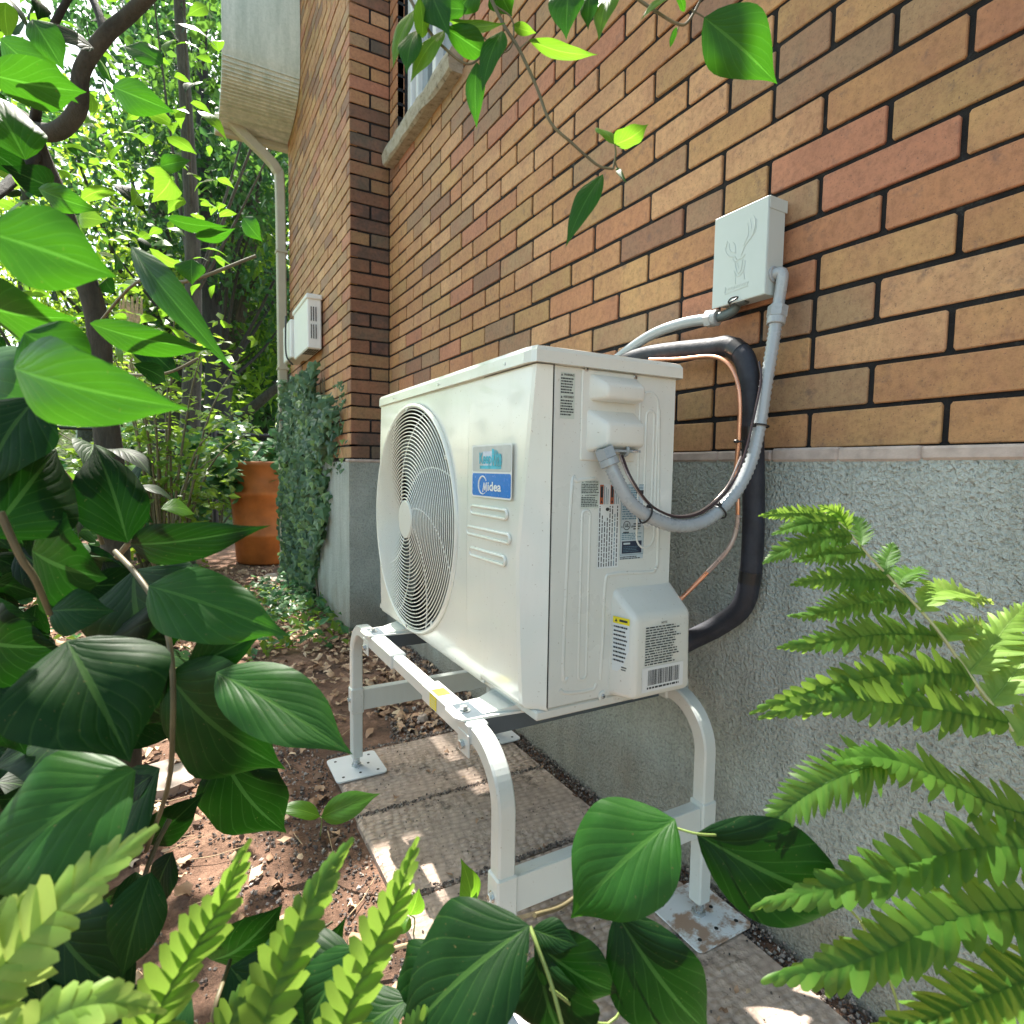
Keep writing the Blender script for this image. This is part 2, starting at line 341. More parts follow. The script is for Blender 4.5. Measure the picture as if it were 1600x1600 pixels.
    def disc(s, c, nrm, r, h, m, seg=24, bev=.0):
        a_ = Vector(nrm).normalized(); sd, u2 = frame_of(a_); c = Vector(c)
        prof = [(r, 0), (r, h-bev), (r-bev, h)] if bev else [(r, 0), (r, h)]
        vs = []; fs = []
        for (R, hh) in prof:
            for j in range(seg):
                t = 2*math.pi*j/seg; vs.append(c+a_*hh+sd*math.cos(t)*R+u2*math.sin(t)*R)
        for i in range(len(prof)-1):
            for j in range(seg): fs.append((i*seg+j, i*seg+(j+1) % seg, (i+1)*seg+(j+1) % seg, (i+1)*seg+j))
        fs.append(tuple(range((len(prof)-1)*seg, len(prof)*seg))); fs.append(tuple(range(seg))[::-1])
        s.add(vs, fs, m)
    def poly(s, pts, m, ext=None):
        """flat polygon, optionally extruded by vector ext"""
        pts = [Vector(p) for p in pts]; n = len(pts)
        if ext is None: s.add(pts, [tuple(range(n))], m); return
        e = Vector(ext); vs = pts+[p+e for p in pts]
        fs = [tuple(range(n))[::-1], tuple(range(n, 2*n))]+[(i, (i+1) % n, n+(i+1) % n, n+i) for i in range(n)]
        s.add(vs, fs, m)
    def lathe(s, c, prof, m, seg=40):
        c = Vector(c); vs = []; fs = []
        for (R, z) in prof:
            for j in range(seg):
                t = 2*math.pi*j/seg; vs.append(c+Vector((R*math.cos(t), R*math.sin(t), z)))
        for i in range(len(prof)-1):
            for j in range(seg): fs.append((i*seg+j, i*seg+(j+1) % seg, (i+1)*seg+(j+1) % seg, (i+1)*seg+j))
        s.add(vs, fs, m, smooth=True)
    def build(s, name, parent=None, loc=None, fix=False):
        me = bpy.data.meshes.new(name)
        off = Vector(loc) if loc is not None else (Vector(parent.location) if parent is not None and parent.type == 'EMPTY' else Vector())
        if parent is not None and parent.type != 'EMPTY': off = world_loc(parent)
        me.from_pydata([tuple(p-off) for p in s.v], [], s.f)
        for m in s.mats: me.materials.append(m)
        me.polygons.foreach_set('material_index', s.mi); me.polygons.foreach_set('use_smooth', s.smooth)
        ul = me.uv_layers.new(name='UVMap'); flat = [c for f in s.uv for p in f for c in p]; ul.data.foreach_set('uv', flat)
        me.update()
        if fix:
            import bmesh
            bm = bmesh.new(); bm.from_mesh(me); bmesh.ops.recalc_face_normals(bm, faces=bm.faces); bm.to_mesh(me); bm.free()
        o = bpy.data.objects.new(name, me); COL.objects.link(o)
        if parent is not None: o.parent = parent
        else: o.location = off
        return o
def world_loc(o):
    p = Vector(o.location)
    while o.parent is not None: o = o.parent; p += Vector(o.location)
    return p
def tag(o, label, cat, group=None, kind=None):
    o['label'] = label
    o['category'] = cat
    if group: o['group'] = group
    if kind: o['kind'] = kind
    return o
def struct(o, kind='structure', label=None, cat=None):
    o['kind'] = kind
    if label: o['label'] = label
    if cat: o['category'] = cat
    return o
def thing(name, loc, label, cat, group=None):
    o = bpy.data.objects.new(name, None); COL.objects.link(o); o.location = loc; o.empty_display_size = .05
    return tag(o, label, cat, group)
def text_into(mb, txt, origin, xdir, ydir, size, m, width=None, thick=.0004, bold=0.0, align='CENTER'):
    cu_ = bpy.data.curves.new('t', 'FONT'); cu_.body = txt; cu_.size = 1; cu_.align_x = align; cu_.align_y = 'CENTER'
    cu_.offset = bold; cu_.extrude = 0; cu_.resolution_u = 3
    o = bpy.data.objects.new('t', cu_); COL.objects.link(o)
    dg = bpy.context.evaluated_depsgraph_get(); dg.update()
    me = bpy.data.meshes.new_from_object(o.evaluated_get(dg))
    xs = [v.co.x for v in me.vertices]; w0 = max(xs)-min(xs) if xs else 1
    sx_ = size if width is None else width/w0
    X = Vector(xdir); Y = Vector(ydir); N = X.cross(Y)
    cx = (max(xs)+min(xs))/2 if width is not None else 0
    vs = [Vector(origin)+X*((v.co.x-cx)*sx_)+Y*(v.co.y*size)+N*thick for v in me.vertices]
    mb.add(vs, [tuple(p.vertices) for p in me.polygons], m)
    bpy.data.objects.remove(o); bpy.data.meshes.remove(me); bpy.data.curves.remove(cu_)
def spline(pts, n=8):
    pts = [Vector(p) for p in pts]
    if len(pts) < 3: return [pts[0].lerp(pts[1], i/n) for i in range(n+1)]
    out = []; P = [pts[0]*2-pts[1]]+pts+[pts[-1]*2-pts[-2]]
    for i in range(1, len(P)-2):
        a, b_, c, d = P[i-1:i+3]
        for k in range(n):
            t = k/n
            out.append(.5*((2*b_)+(c-a)*t+(2*a-5*b_+4*c-d)*t*t+(3*b_-a-3*c+d)*t**3))
    out.append(pts[-1]); return out
def resample_r(rs, n):
    out = []
    for i in range(n):
        t = i/(n-1)*(len(rs)-1); k = min(int(t), len(rs)-2); out.append(rs[k]+(rs[k+1]-rs[k])*(t-k))
    return out

# ================================================================ SETTING
SOIL = -.022
g_ = MB(); N_ = 60
xs = [-200, -80, -30, -12]+[-8+i*.5 for i in range(33)]+[12, 30, 80, 200]
ys = [-200, -60, -10]+[-4+i*.5 for i in range(45)]+[24, 40, 90, 250]
vs = []
for y in ys:
    for x in xs:
        h = SOIL+(random.uniform(-.012, .012) if (abs(x) < 9 and abs(y) < 19 and not (-.2 < x < 1.2 and -1 < y < 3)) else 0)
        vs.append(Vector((x, y, h if y < 5.6 else h+.02)))
nx = len(xs)
fs = [(j*nx+i, j*nx+i+1, (j+1)*nx+i+1, (j+1)*nx+i) for j in range(len(ys)-1) for i in range(nx-1)]
g_.add(vs, [f for f in fs if not (vs[f[0]].y > 8 or vs[f[0]].x < -6)], M['soil'], smooth=True)
g_.add(vs, [f for f in fs if (vs[f[0]].y > 8 or vs[f[0]].x < -6)], M['lawn'], smooth=True)
struct(g_.build('ground'))
# paving slabs under the stand
sb = MB()
for (y0, y1, x0, x1) in ((-.35, .203, .36, .93), (.206, .764, .36, .933), (.767, 1.103, .365, .932), (1.106, 1.437, .37, .931), (1.440, 1.78, .375, .933)):
    sb.box((x0, y0, -.06), (x1, y1, -.0005+random.uniform(-.002, 0)), M['slab'], .006)
struct(sb.build('path'))
# ---------------------------------------------------------------- house
house = thing('brick_house', (1.0, 3.1, 0), 'buff brick house with grey stucco foundation, stone sill and projecting brick pier', 'house')
CH = .0693; BL = .2205; JT = .0102; Z0 = H+.045
def brick_block(mb, o, u, n, L, Ht, m, jit=.0014, bev=.0016, depth=.04):
    """one brick: lower-left corner o, along u, up z, outward n"""
    u = Vector(u); n = Vector(n); z = Vector((0, 0, 1)); o = Vector(o)+n*random.uniform(-jit, jit)
    a = random.uniform(-.004, .004); z2 = z+n*a; u2_ = u+n*random.uniform(-.004, .004)
    e = [random.uniform(-.0022, .0022) for _ in range(4)]
    def P(x, y, d): return o+u2_*x+z2*y+n*d
    k = bev*1.9
    def oct_(i, d): return [P(i+k, i+e[0], d), P(L-i-k, i+e[1], d), P(L-i, i+k, d), P(L-i, Ht-i-k, d), P(L-i-k, Ht-i+e[2], d), P(i+k, Ht-i+e[3], d), P(i, Ht-i-k, d), P(i, i+k, d)]
    vs = oct_(0, -depth)+oct_(0, -bev)+oct_(bev, 0)
    fs = [(16, 17, 18, 19, 20, 21, 22, 23)]
    for r_ in (0, 8):
        for i in range(8): fs.append((r_+i, r_+(i+1) % 8, r_+8+(i+1) % 8, r_+8+i))
    mb.add(vs, fs, m)
def clipwall(mb, x, y0, y1, k0, k1, m, hole=None, par=0):
    """wall facing -x made of courses k0..k1"""
    for k in range(k0, k1):
        z = Z0+k*CH
        off = (.456 if k % 2 == 0 else .57)-3*BL+random.uniform(-.006, .006)
        off += math.floor((y0-off)/BL)*BL if y0 > off else 0
        y = off
        while y < y1:
            a, b_ = max(y+JT/2, y0), min(y+BL-JT/2, y1)
            segs = [(a, b_)]
            if random.random() < .05 and b_-a > .18: mid = (a+b_)/2; segs = [(a, mid-JT/2), (mid+JT/2, b_)]
            for a, b_ in segs:
                if hole and hole[2] < z+CH*.6 < hole[3]:
                    if hole[0] <= a and b_ <= hole[1]: continue
                    if a < hole[0] < b_: b_ = hole[0]
                    if a < hole[1] < b_: a = hole[1]
                if b_-a > .02: brick_block(mb, (x, b_, z+JT/2-.001), (0, -1, 0), (-1, 0, 0), b_-a, CH-JT*.92, m)
            y += BL
mw = MB()
clipwall(mw, 1.0, -1.6, 3.146, 0, 47, M['brick'], hole=(2.33, 3.03, H+1.655, H+3.0))
mo = .0055
def mortar_rect(mb, x, y0, y1, z0, z1): mb.box((x+mo, y0, z0), (x+mo+.03, y1, z1), M['mortar'])
mortar_rect(mw, 1.0, -1.6, 2.33, H+.036, H+3.3); mortar_rect(mw, 1.0, 3.03, 3.15, H+.036, H+3.3)
mortar_rect(mw, 1.0, 2.33, 3.03, H+.036, H+1.66); mortar_rect(mw, 1.0, 2.33, 3.03, H+3.0, H+3.3)
mw.box((1.042, -1.6, 0), (1.25, 2.33, H+3.3), M['mortar']); mw.box((1.042, 3.03, 0), (1.25, 5.05, H+3.3), M['mortar'])
mw.box((1.042, 2.33, 0), (1.25, 3.03, H+1.60), M['mortar']); mw.box((1.042, 2.33, H+3.0), (1.25, 3.03, H+3.3), M['mortar'])
for k in range(24, 43):       # window reveal bricks (far side)
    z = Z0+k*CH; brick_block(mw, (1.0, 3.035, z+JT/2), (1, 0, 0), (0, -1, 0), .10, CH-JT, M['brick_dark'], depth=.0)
mw.build('wall', house)
# pier: side wall facing -x at .79 (y 3.146..5.05), end face facing -y
mp = MB(); PX = .79
clipwall(mp, PX, 3.146+.002, 5.05, 0, 48, M['brick'])
mortar_rect(mp, PX, 3.146+mo, 5.04, H+.036, H+3.35)
mp.box((PX+mo, 3.146+mo, H+.036), (1.04, 3.2, H+3.35), M['mortar'])
for k in range(0, 48):
    z = Z0+k*CH+JT/2-.001; h = CH-JT*.92
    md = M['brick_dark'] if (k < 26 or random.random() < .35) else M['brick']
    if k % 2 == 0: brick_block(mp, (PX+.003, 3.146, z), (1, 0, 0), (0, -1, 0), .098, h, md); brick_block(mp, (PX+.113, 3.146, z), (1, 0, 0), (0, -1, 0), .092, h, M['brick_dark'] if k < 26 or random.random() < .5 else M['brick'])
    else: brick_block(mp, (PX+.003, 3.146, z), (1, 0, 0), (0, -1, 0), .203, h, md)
mp.build('pier', house)
mf = MB()
mf.box((.985, -1.6, -.3), (1.25, 3.16, H+.033), M['stucco']); mf.box((PX-.012, 3.136, -.3), (1.25, 5.06, H+.028), M['stucco'])
# pinkish cement lip
yy = -1.6
while yy < 3.13:
    mf.box((.9805, yy, H+.022+random.uniform(-.002, .002)), (1.02, yy+.13, H+.044+random.uniform(-.001, .004)), M['ledge'], .004); yy += .13
mf.box((PX-.016, 3.128, H+.026), (1.02, 3.2, H+.042), M['ledge'], .004)
mf.build('foundation', house)
# window
wf = MB()
wf.box((1.06, 2.335, H+1.68), (1.12, 3.025, H+1.73), M['white'], .004)
for y0, y1, x in ((2.335, 2.385, 1.055), (2.975, 3.025, 1.055), (2.66, 2.70, 1.06)): wf.box((x, y0, H+1.70), (x+.06, y1, H+3.0), M['white'], .004)
for y0, y1 in ((2.40, 2.43), (2.93, 2.96)): wf.box((1.075, y0, H+1.73), (1.11, y1, H+3.0), M['white'], .003)
win = wf.build('window', house)
gl = MB(); gl.box((1.10, 2.38, H+1.72), (1.104, 2.98, H+3.0), M['glass']); gl.build('pane', win)
si = MB(); rs = random.Random(3); n_ = 14
vs = []; fs = []
for i in range(n_+1):
    y = 2.225+(3.085-2.225)*i/n_
    for (x, z) in ((.945, 1.555), (.94, 1.60), (.95, 1.633), (.99, 1.655), (1.06, 1.668), (1.06, 1.545), (.955, 1.545)):
        vs.append(Vector((x+rs.uniform(-.004, .004), y, H+z+rs.uniform(-.004, .004))))
for i in range(n_):
    for j in range(7): a = i*7+j; b_ = i*7+(j+1) % 7; fs.append((a, b_, b_+7, a+7))
fs += [tuple(range(7)), tuple(range(n_*7, n_*7+7))[::-1]]
si.add(vs, fs, M['sill']); si.build('sill', win, fix=True)
# eave, gable panel, gutter board
ev = MB()
prof = spline([(0, 5.08, 2.50), (0, 4.80, 2.52), (0, 4.62, 2.57), (0, 4.51, 2.66), (0, 4.475, 2.88), (0, 4.465, 3.4), (0, 4.46, 4.4)], 6)
vs = [Vector((x, p.y, H+p.z)) for p in prof for x in (.30, PX-.003)]+[Vector((x, p.y+.03, H+p.z+.03)) for p in prof for x in (.30, PX-.003)]; n2_ = len(prof)*2
ev.add(vs, [(2*i, 2*i+1, 2*i+3, 2*i+2) for i in range(len(prof)-1)], M['soffit'], smooth=True)
ev.add(vs, [(n2_+2*i, n2_+2*i+1, n2_+2*i+3, n2_+2*i+2) for i in range(len(prof)-1)]+[(2*i, 2*i+2, n2_+2*i+2, n2_+2*i) for i in range(len(prof)-1)], M['soffit'])
for i in range(2, 20):
    p = prof[i]; ev.tube([(.303, p.y, H+p.z), (PX-.006, p.y, H+p.z)], .0055, M['soffit'], seg=6)
ev.box((.28, 5.06, H+2.46), (PX+.2, 5.12, H+2.60), M['downpipe'], .006)
ev.build('soffit', house)
# the house goes on behind the pier
dp = MB()
pp = [(.36, 5.0, H+2.56), (.42, 5.0, H+2.50), (.62, 5.02, H+2.36), (.70, 5.03, H+2.28), (.725, 5.04, H+2.15), (.728, 5.04, H+1.2), (.73, 5.04, .05)]
dp.tube(spline(pp, 5), .034, M['downpipe'], square=True, up=(0, 1, 0)); 
for z in (2.1, 1.2, .4): dp.box((.688, 4.998, H+z-.44), (.775, 5.08, H+z-.425), M['downpipe'])
dp.build('downspout', house)

# ---------------------------------------------------------------- white vent box on the pier
vb = thing('vent_hood', (.79, 3.9, H+.95), 'white louvred vent box fixed to the brick wall above the ivy', 'vent')
q = MB()
q.box((.695, 3.80, H+.72), (.779, 4.28, H+1.02), M['white'], .006)
q.box((.688, 3.79, H+1.015), (.782, 4.30, H+1.045), M['white'], .005)
q.box((.675, 4.32, H+.74), (.779, 4.62, H+1.0), M['white'], .008)
q.build('body', vb)
q = MB()
for r_ in range(2):
    for i in range(3):
        x = .715+i*.014; q.box((x, 3.796, H+.78+r_*.105), (x+.005, 3.801, H+.865+r_*.105), M['dark'])
q.build('louvre', vb); q = MB()
for i in range(5):
    for j in range(3): q.box((.702+i*.014, 3.83+j*.07, H+.7175), (.711+i*.014, 3.88+j*.07, H+.721), M['dark'])
q.build('underside_grille', vb)
q = MB(); q.tube(spline([(.66, 4.38, H+1.03), (.655, 4.38, H+.9), (.66, 4.38, H+.76), (.70, 4.37, H+.70)], 6), .006, M['black'], seg=8); q.build('cable', vb)

# ================================================================ AIR CONDITIONER
YS = .815           # side face plane
XF = .50            # front face plane
XB = .805
ZB, ZT = H-.405, H+.172
ac = thing('outdoor_air_conditioner', (.65, 1.25, H-.41), 'cream outdoor air conditioner with big round fan grille on white steel legs', 'air conditioner')
# front + side shell as a horizontal section lofted in z
def front_section(z):
    t = (z-ZB)/(ZT-ZB)                       # chamfer edge moves a little with height
    ych = .846+.020*math.sin(min(1, t*1.9)*math.pi*.5) - .047*max(0, (t-.45)/.55)
    yfar = 1.668+.012*math.sin(t*math.pi)
    bulge = .0045*math.sin(t*math.pi)
    return [(.533, YS), (.531, YS-.002), (XF+.0015, ych-.004), (XF, ych+.006), (XF-bulge, 1.06), (XF-bulge*1.3, 1.38), (XF-bulge, yfar-.035), (XF+.004, yfar-.012), (XF+.03, yfar)]
sh = MB(); zz = [ZB-.002, ZB+.004]+[ZB+.01+(ZT-ZB-.012)*i/16 for i in range(17)]
vs = []; m_ = 9
for z in zz:
    for (x, y) in front_section(z):
        vs.append(Vector((x+(.004 if z < ZB else 0), y, z)))
FC = Vector((XF, 1.383, H-.126)); FR = .272
fs = []
for i in range(len(zz)-1):
    for j in range(m_-1): fs.append((i*m_+j, i*m_+j+1, (i+1)*m_+j+1, (i+1)*m_+j))
# cut the fan opening: replace strips crossing the disc by a ring mesh
def in_disc(y, z, r=FR+.004): return (y-FC.y)**2+(z-FC.z)**2 < r*r
for jj, smo in (((0,), True), ((1,), True), ((2,), False), ((3, 4, 5, 6, 7), True)):
    sub = [(i*m_+j, i*m_+j+1, (i+1)*m_+j+1, (i+1)*m_+j) for i in range(len(zz)-1) for j in jj]
    sh.add(vs, [f for f in sub if not (vs[f[0]].y > 1.04 and max(vs[k].y for k in f) < 1.665)], M['cream'], smooth=smo)
# front plate with hole: radial fan from circle to rectangle
def fx(y, z):
    t = min(1, max(0, (z-ZB)/(ZT-ZB))); b_ = .0045*math.sin(t*math.pi); return XF-b_*1.05
nseg = 96; y0, y1 = 1.06, None
vs2 = []; fs2 = []
for i in range(nseg):
    a = 2*math.pi*i/nseg; dy, dz = math.cos(a), math.sin(a)
    inner = Vector((0, FC.y+dy*FR, FC.z+dz*FR))
    ts = []
    if dz > 1e-6: ts.append((ZT-.002-FC.z)/dz)
    if dz < -1e-6: ts.append((ZB+.01-FC.z)/dz)
    if dy > 1e-6: ts.append((1.648-FC.y)/dy)
    if dy < -1e-6: ts.append((1.06-FC.y)/dy)
    t = max(min(ts), FR+.001); outer = Vector((0, FC.y+dy*t, FC.z+dz*t))
    for k, p in enumerate((inner, inner.lerp(outer, .5), outer)):
        vs2.append(Vector((fx(p.y, p.z)-(0 if k else 0), p.y, p.z)))
for i in range(nseg):
    j = (i+1) % nseg
    for k in (0, 1): fs2.append((i*3+k, j*3+k, j*3+k+1, i*3+k+1))
sh.add(vs2, fs2, M['cream'], smooth=True)
for cy_, cz_ in ((1.06, ZT-.002), (1.648, ZT-.002), (1.06, ZB+.01), (1.648, ZB+.01)):   # corners of the plate
    best = sorted(range(nseg), key=lambda i: (vs2[i*3+2].y-cy_)**2+(vs2[i*3+2].z-cz_)**2)[:2]
    sh.add([vs2[best[0]*3+2], vs2[best[1]*3+2], Vector((fx(cy_, cz_), cy_, cz_))], [(0, 1, 2)], M['cream'])
# top/bottom strips and far strip of the front
sh.add([Vector((fx(1.06, ZB+.01), 1.0, ZB-.002)), Vector((fx(1.6, ZB+.01), 1.66, ZB-.002)), Vector((fx(1.6, ZB+.01), 1.66, ZB+.0105)), Vector((fx(1.0, ZB+.01), 1.0, ZB+.0105))], [(0, 1, 2, 3)], M['cream'])
sh.add([Vector((fx(1.06, ZT), 1.0, ZT-.0025)), Vector((fx(1.6, ZT), 1.66, ZT-.0025)), Vector((fx(1.6, ZT), 1.66, ZT+.0)), Vector((fx(1.0, ZT), 1.0, ZT))], [(0, 1, 2, 3)], M['cream'])
# lower lip seam & three grooves done below; raised ring round the fan
sh.ring((XF-.005, FC.y, FC.z), FR+.004, .0065, M['cream'], seg=96, ts=8)
# deep barrel
for i in range(nseg):
    a, b_ = 2*math.pi*i/nseg, 2*math.pi*(i+1)/nseg
    sh.add([Vector((XF-.004, FC.y+math.cos(a)*FR, FC.z+math.sin(a)*FR)), Vector((XF-.004, FC.y+math.cos(b_)*FR, FC.z+math.sin(b_)*FR)), Vector((XF+.07, FC.y+math.cos(b_)*FR*.95, FC.z+math.sin(b_)*FR*.95)), Vector((XF+.07, FC.y+math.cos(a)*FR*.95, FC.z+math.sin(a)*FR*.95))], [(0, 1, 2, 3)], M['dark'], smooth=True)
def fpt(px, py): return onx(px, py, XF-.0045)
front = sh.build('front_panel', ac)
# grooves (pressed bars) as shallow lipped capsules
gr = MB()
def capsule(mb, p0, p1, half, fn, m, r=.0028, dark=None):
    """rounded outline between two centre points, fn maps (a,b)->3D"""
    (a0, b0), (a1, b1) = p0, p1; L = math.hypot(a1-a0, b1-b0) or 1e-6; ux, uy = (a1-a0)/L, (b1-b0)/L
    pts = []
    base = math.atan2(uy, ux)
    for i in range(9): t = base-math.pi/2+math.pi*i/8; pts.append((a1+half*math.cos(t), b1+half*math.sin(t)))
    for i in range(9): t = base+math.pi/2+math.pi*i/8; pts.append((a0+half*math.cos(t), b0+half*math.sin(t)))
    P3 = [fn(*p) for p in pts]; P3.append(P3[0]); mb.tube(P3, r, m, seg=6, caps=False)
    if dark: mb.add(P3[:-1], [tuple(range(len(P3)-1))], dark)
ff = lambda y, z: Vector((XF-.0032, y, z))
for (pa, pb) in (((738, 797), (788, 803)), ((732, 830), (792, 840)), ((736, 862), (785, 876))):
    a = fpt(*pa); b_ = fpt(*pb); zc = (a.z+b_.z)/2
    capsule(gr, (b_.y, zc), (a.y, zc), .0075, ff, M['cream'], r=.0032)
gr.build('pressed_bar', ac)
# side panel, back, base pan
sd = MB()
sd.box((.535, YS, ZB), (XB, YS+.012, ZT+.0), M['cream2'], .002)
sd.box((XB-.012, YS+.004, ZB), (XB, 1.672, ZT), M['cream2'], .002)
sd.box((.535, 1.662, ZB), (XB, 1.675, ZT), M['cream2'], .002)
sfn = lambda x, z: Vector((x, YS+.0022, z))
def spx(px, py, off=0.0):
    p = ony(px, py, YS-off); return p
def ridge(mb, pxs, r=.0042, closed=False, m=None, off=0.0, n=4):
    pts = [spx(*p, off)+Vector((0, .0026, 0)) for p in pxs]
    if closed: pts.append(pts[0])
    mb.tube(spline(pts, n) if n > 1 else pts, r, m or M['cream2'], seg=6)
# vertical capsules pressed in the panel
def cpx(a, b_, half): A = spx(*a); B = spx(*b_); x = (A.x+B.x)/2; capsule(sd, (x, B.z), (x, A.z), half, sfn, M['cream2'], r=.0038)
cpx((1016, 650), (1012, 815), .0095); cpx((1015, 632), (1008, 838), .0215)
cpx((918, 805), (908, 1055), .0085)
# big pressed field outlines
ridge(sd, [(888, 1060), (880, 1040), (893, 770), (902, 752), (930, 748)], .0046)
ridge(sd, [(875, 1078), (886, 1083), (925, 1078), (932, 1068)], .0046)
ridge(sd, [(1030, 640), (1028, 860), (1024, 888), (1015, 894), (958, 897), (946, 912), (942, 1000), (938, 1062)], .0048)
sd.build('side_panel', ac)
bp = MB()
bp.box((.515, YS+.004, ZB-.020), (XB-.004, 1.665, ZB-.003), M['cream2'], .003)
bp.box((.505, 1.0, ZB-.012), (.52, 1.66, ZB-.0025), M['cream'], .002)
bp.build('base_pan', ac)
# black seams (gaps between the panels) as recessed strips
sm = MB()
sm.box((.5332, YS-.0006, ZB), (.5346, YS+.001, ZT), M['dark']); sm.build('seam', ac)
# lid
ld = MB()
def lid_sec(z, o): return [(.498-o, .808-o+.0), (.805+o, .807-o), (.812+o, .815), (.812+o, 1.672+o), (.805, 1.68+o), (.505-o, 1.655+o), (.497-o, 1.64+o), (.492-o, .835), (.494-o, .816)]
secs = [(ZT-.0005, .004), (ZT+.018, .0035), (ZT+.025, 0.0), (ZT+.0275, -.008)]
vs = []; 
for z, o in secs:
    for (x, y) in lid_sec(z, o): vs.append(Vector((x, y, z)))
fs = [(i*9+j, i*9+(j+1) % 9, (i+1)*9+(j+1) % 9, (i+1)*9+j) for i in range(3) for j in range(9)]+[tuple(range(27, 36)), tuple(range(9))[::-1]]
ld.add(vs, fs, M['cream'])
for y in (.9, 1.2, 1.5): ld.disc((.489, y, ZT+.008), (-1, 0, 0), .003, .0015, M['zinc'], 10)
ld.build('lid', ac, fix=True)
# fan grille
gg = MB()
RR = FR-.006; HR = .047
def dome(r): return XF-.010-.012*(1-(r/RR)**2)
nr = 25
for i in range(nr):
    r = HR+.006+(RR-HR-.006)*i/(nr-1); gg.ring((dome(r), FC.y, FC.z), r, .0017, M['cream'], seg=88, ts=5)
for k in range(8):
    a0 = 2*math.pi*k/8+.2; pts = []
    for i in range(15):
        t = i/14; r = HR*.9+(RR+.004-HR*.9)*t; a = a0+.95*t**.9; pts.append((dome(r)+.0022, FC.y+math.cos(a)*r, FC.z+math.sin(a)*r))
    gg.tube(pts, .0021, M['cream'], seg=5)
for k in range(4):
    a = math.pi/2*k+math.pi/4+.2; gg.ring((XF-.010, FC.y+math.cos(a)*(RR+.004), FC.z+math.sin(a)*(RR+.004)), .004, .002, M['cream'], seg=12, ts=5)
for a in (math.pi/2, -math.pi/2): gg.disc((XF-.016, FC.y+math.cos(a)*(RR+.0), FC.z+math.sin(a)*(RR+.0)), (-1, 0, 0), .0045, .003, M['zinc'], 12)
grille = gg.build('fan_grille', ac)
hb = MB(); hb.disc((dome(0)+.006, FC.y, FC.z), (-1, 0, 0), HR, .007, M['cover'], 40, .002); hb.build('hub_cap', grille)
fb = MB()
fb.disc((XF+.068, FC.y, FC.z), (-1, 0, 0), FR*.955, .001, M['dark'], 64)
fb.disc((XF+.06, FC.y, FC.z), (-1, 0, 0), .055, .03, M['blade'], 30)
for k in range(3):
    vs = []; fs = []; a0 = k*2*math.pi/3+.5
    for i in range(7):
        r = .05+(FR*.90-.05)*i/6
        for j in range(6):
            a = a0+(j/5)*(.75+.25*i/6)+.35*(i/6); vs.append(Vector((XF+.022+.036*j/5, FC.y+math.cos(a)*r, FC.z+math.sin(a)*r)))
    for i in range(6):
        for j in range(5): fs.append((i*6+j, i*6+j+1, (i+1)*6+j+1, (i+1)*6+j))
    fb.add(vs, fs, M['blade'], smooth=True)
fb.build('fan', ac)
# terminal cover with two hoods
tc = MB()
def hull(mb, base, top, h, m, bev=.0):
    """frustum: base quad on the side plane, top quad raised towards -y; both in photo-measured corners"""
    B = [spx(*p, .0) for p in base]; T = [ony(px, py, YS-hh) for (px, py, hh) in top]
    vs = B+T; fs = [(4, 5, 6, 7)]+[(i, (i+1) % 4, 4+(i+1) % 4, 4+i) for i in range(4)]
    mb.add(vs, fs, m)
def soft(o, w, seg=3):
    md = o.modifiers.new('bevel', 'BEVEL'); md.width = w; md.segments = seg; md.limit_method = 'ANGLE'; md.angle_limit = math.radians(20); md.harden_normals = False
    for p in o.data.polygons: p.use_smooth = True
A = spx(909, 573); B_ = spx(996, 588); C_ = spx(988, 726); D_ = spx(905, 715)
x0, x1 = (A.x+D_.x)/2, (B_.x+C_.x)/2; z1, z0 = A.z-.002, (C_.z+D_.z)/2
tc.box((x0, YS-.0028, z0), (x1, YS+.001, ZT-.002), M['cover'], .0022)
tcov = tc.build('terminal_cover', ac)
def wedge(x0, x1, zt, zm, zb, h, ins, m, name, par, bev, zin=None):
    """hood: flush at zt, proud by h from zm to zb, sides slope in by ins"""
    y0 = YS-.0026; zi = zb if zin is None else zin
    vs = [Vector(p) for p in ((x0, y0, zb), (x1, y0, zb), (x1, y0, zt), (x0, y0, zt), (x0+ins, y0-h, zi), (x1-ins*.35, y0-h, zi), (x1-ins*.35, y0-h, zm), (x0+ins, y0-h, zm), )]
    q = MB(); q.add(vs, [(4, 5, 6, 7), (0, 1, 5, 4), (1, 2, 6, 5), (2, 3, 7, 6), (3, 0, 4, 7)], m)
    o = q.build(name, par, fix=False)
    import bmesh
    bm = bmesh.new(); bm.from_mesh(o.data); bmesh.ops.recalc_face_normals(bm, faces=bm.faces); bm.to_mesh(o.data); bm.free()
    soft(o, bev); return o
a = spx(920, 584); b_ = spx(993, 630); zb = spx(955, 629).z
wedge(a.x, b_.x, a.z, spx(940, 604).z, zb, .030, .016, M['cover'], 'handle_hood', tcov, .006, zin=zb+.002)
a = spx(916, 640); b_ = spx(991, 640)
wedge(a.x, b_.x, a.z, spx(942, 664).z, spx(920, 706).z, .036, .018, M['cover'], 'conduit_hood', tcov, .006, zin=spx(950, 700).z+.004)
q = MB(); a = spx(922, 704); q.box((a.x+.004, YS-.034, a.z-.002), (b_.x-.012, YS-.004, a.z+.002), M['greyfit'])
q.build('knockout_plate', tcov)
def screw(par, p, r=.0042, nrm=(0, -1, 0)):
    q = MB(); n = Vector(nrm); q.disc(Vector(p), n, r, .0022, M['zinc'], 14, .0009); q.disc(Vector(p)+n*.0022, n, r*.4, .0003, M['ink'], 6); return q.build('screw', par)
for p in ((915, 577), (991, 590)): s3 = spx(*p); screw(tcov, s3-Vector((0, .003, 0)))
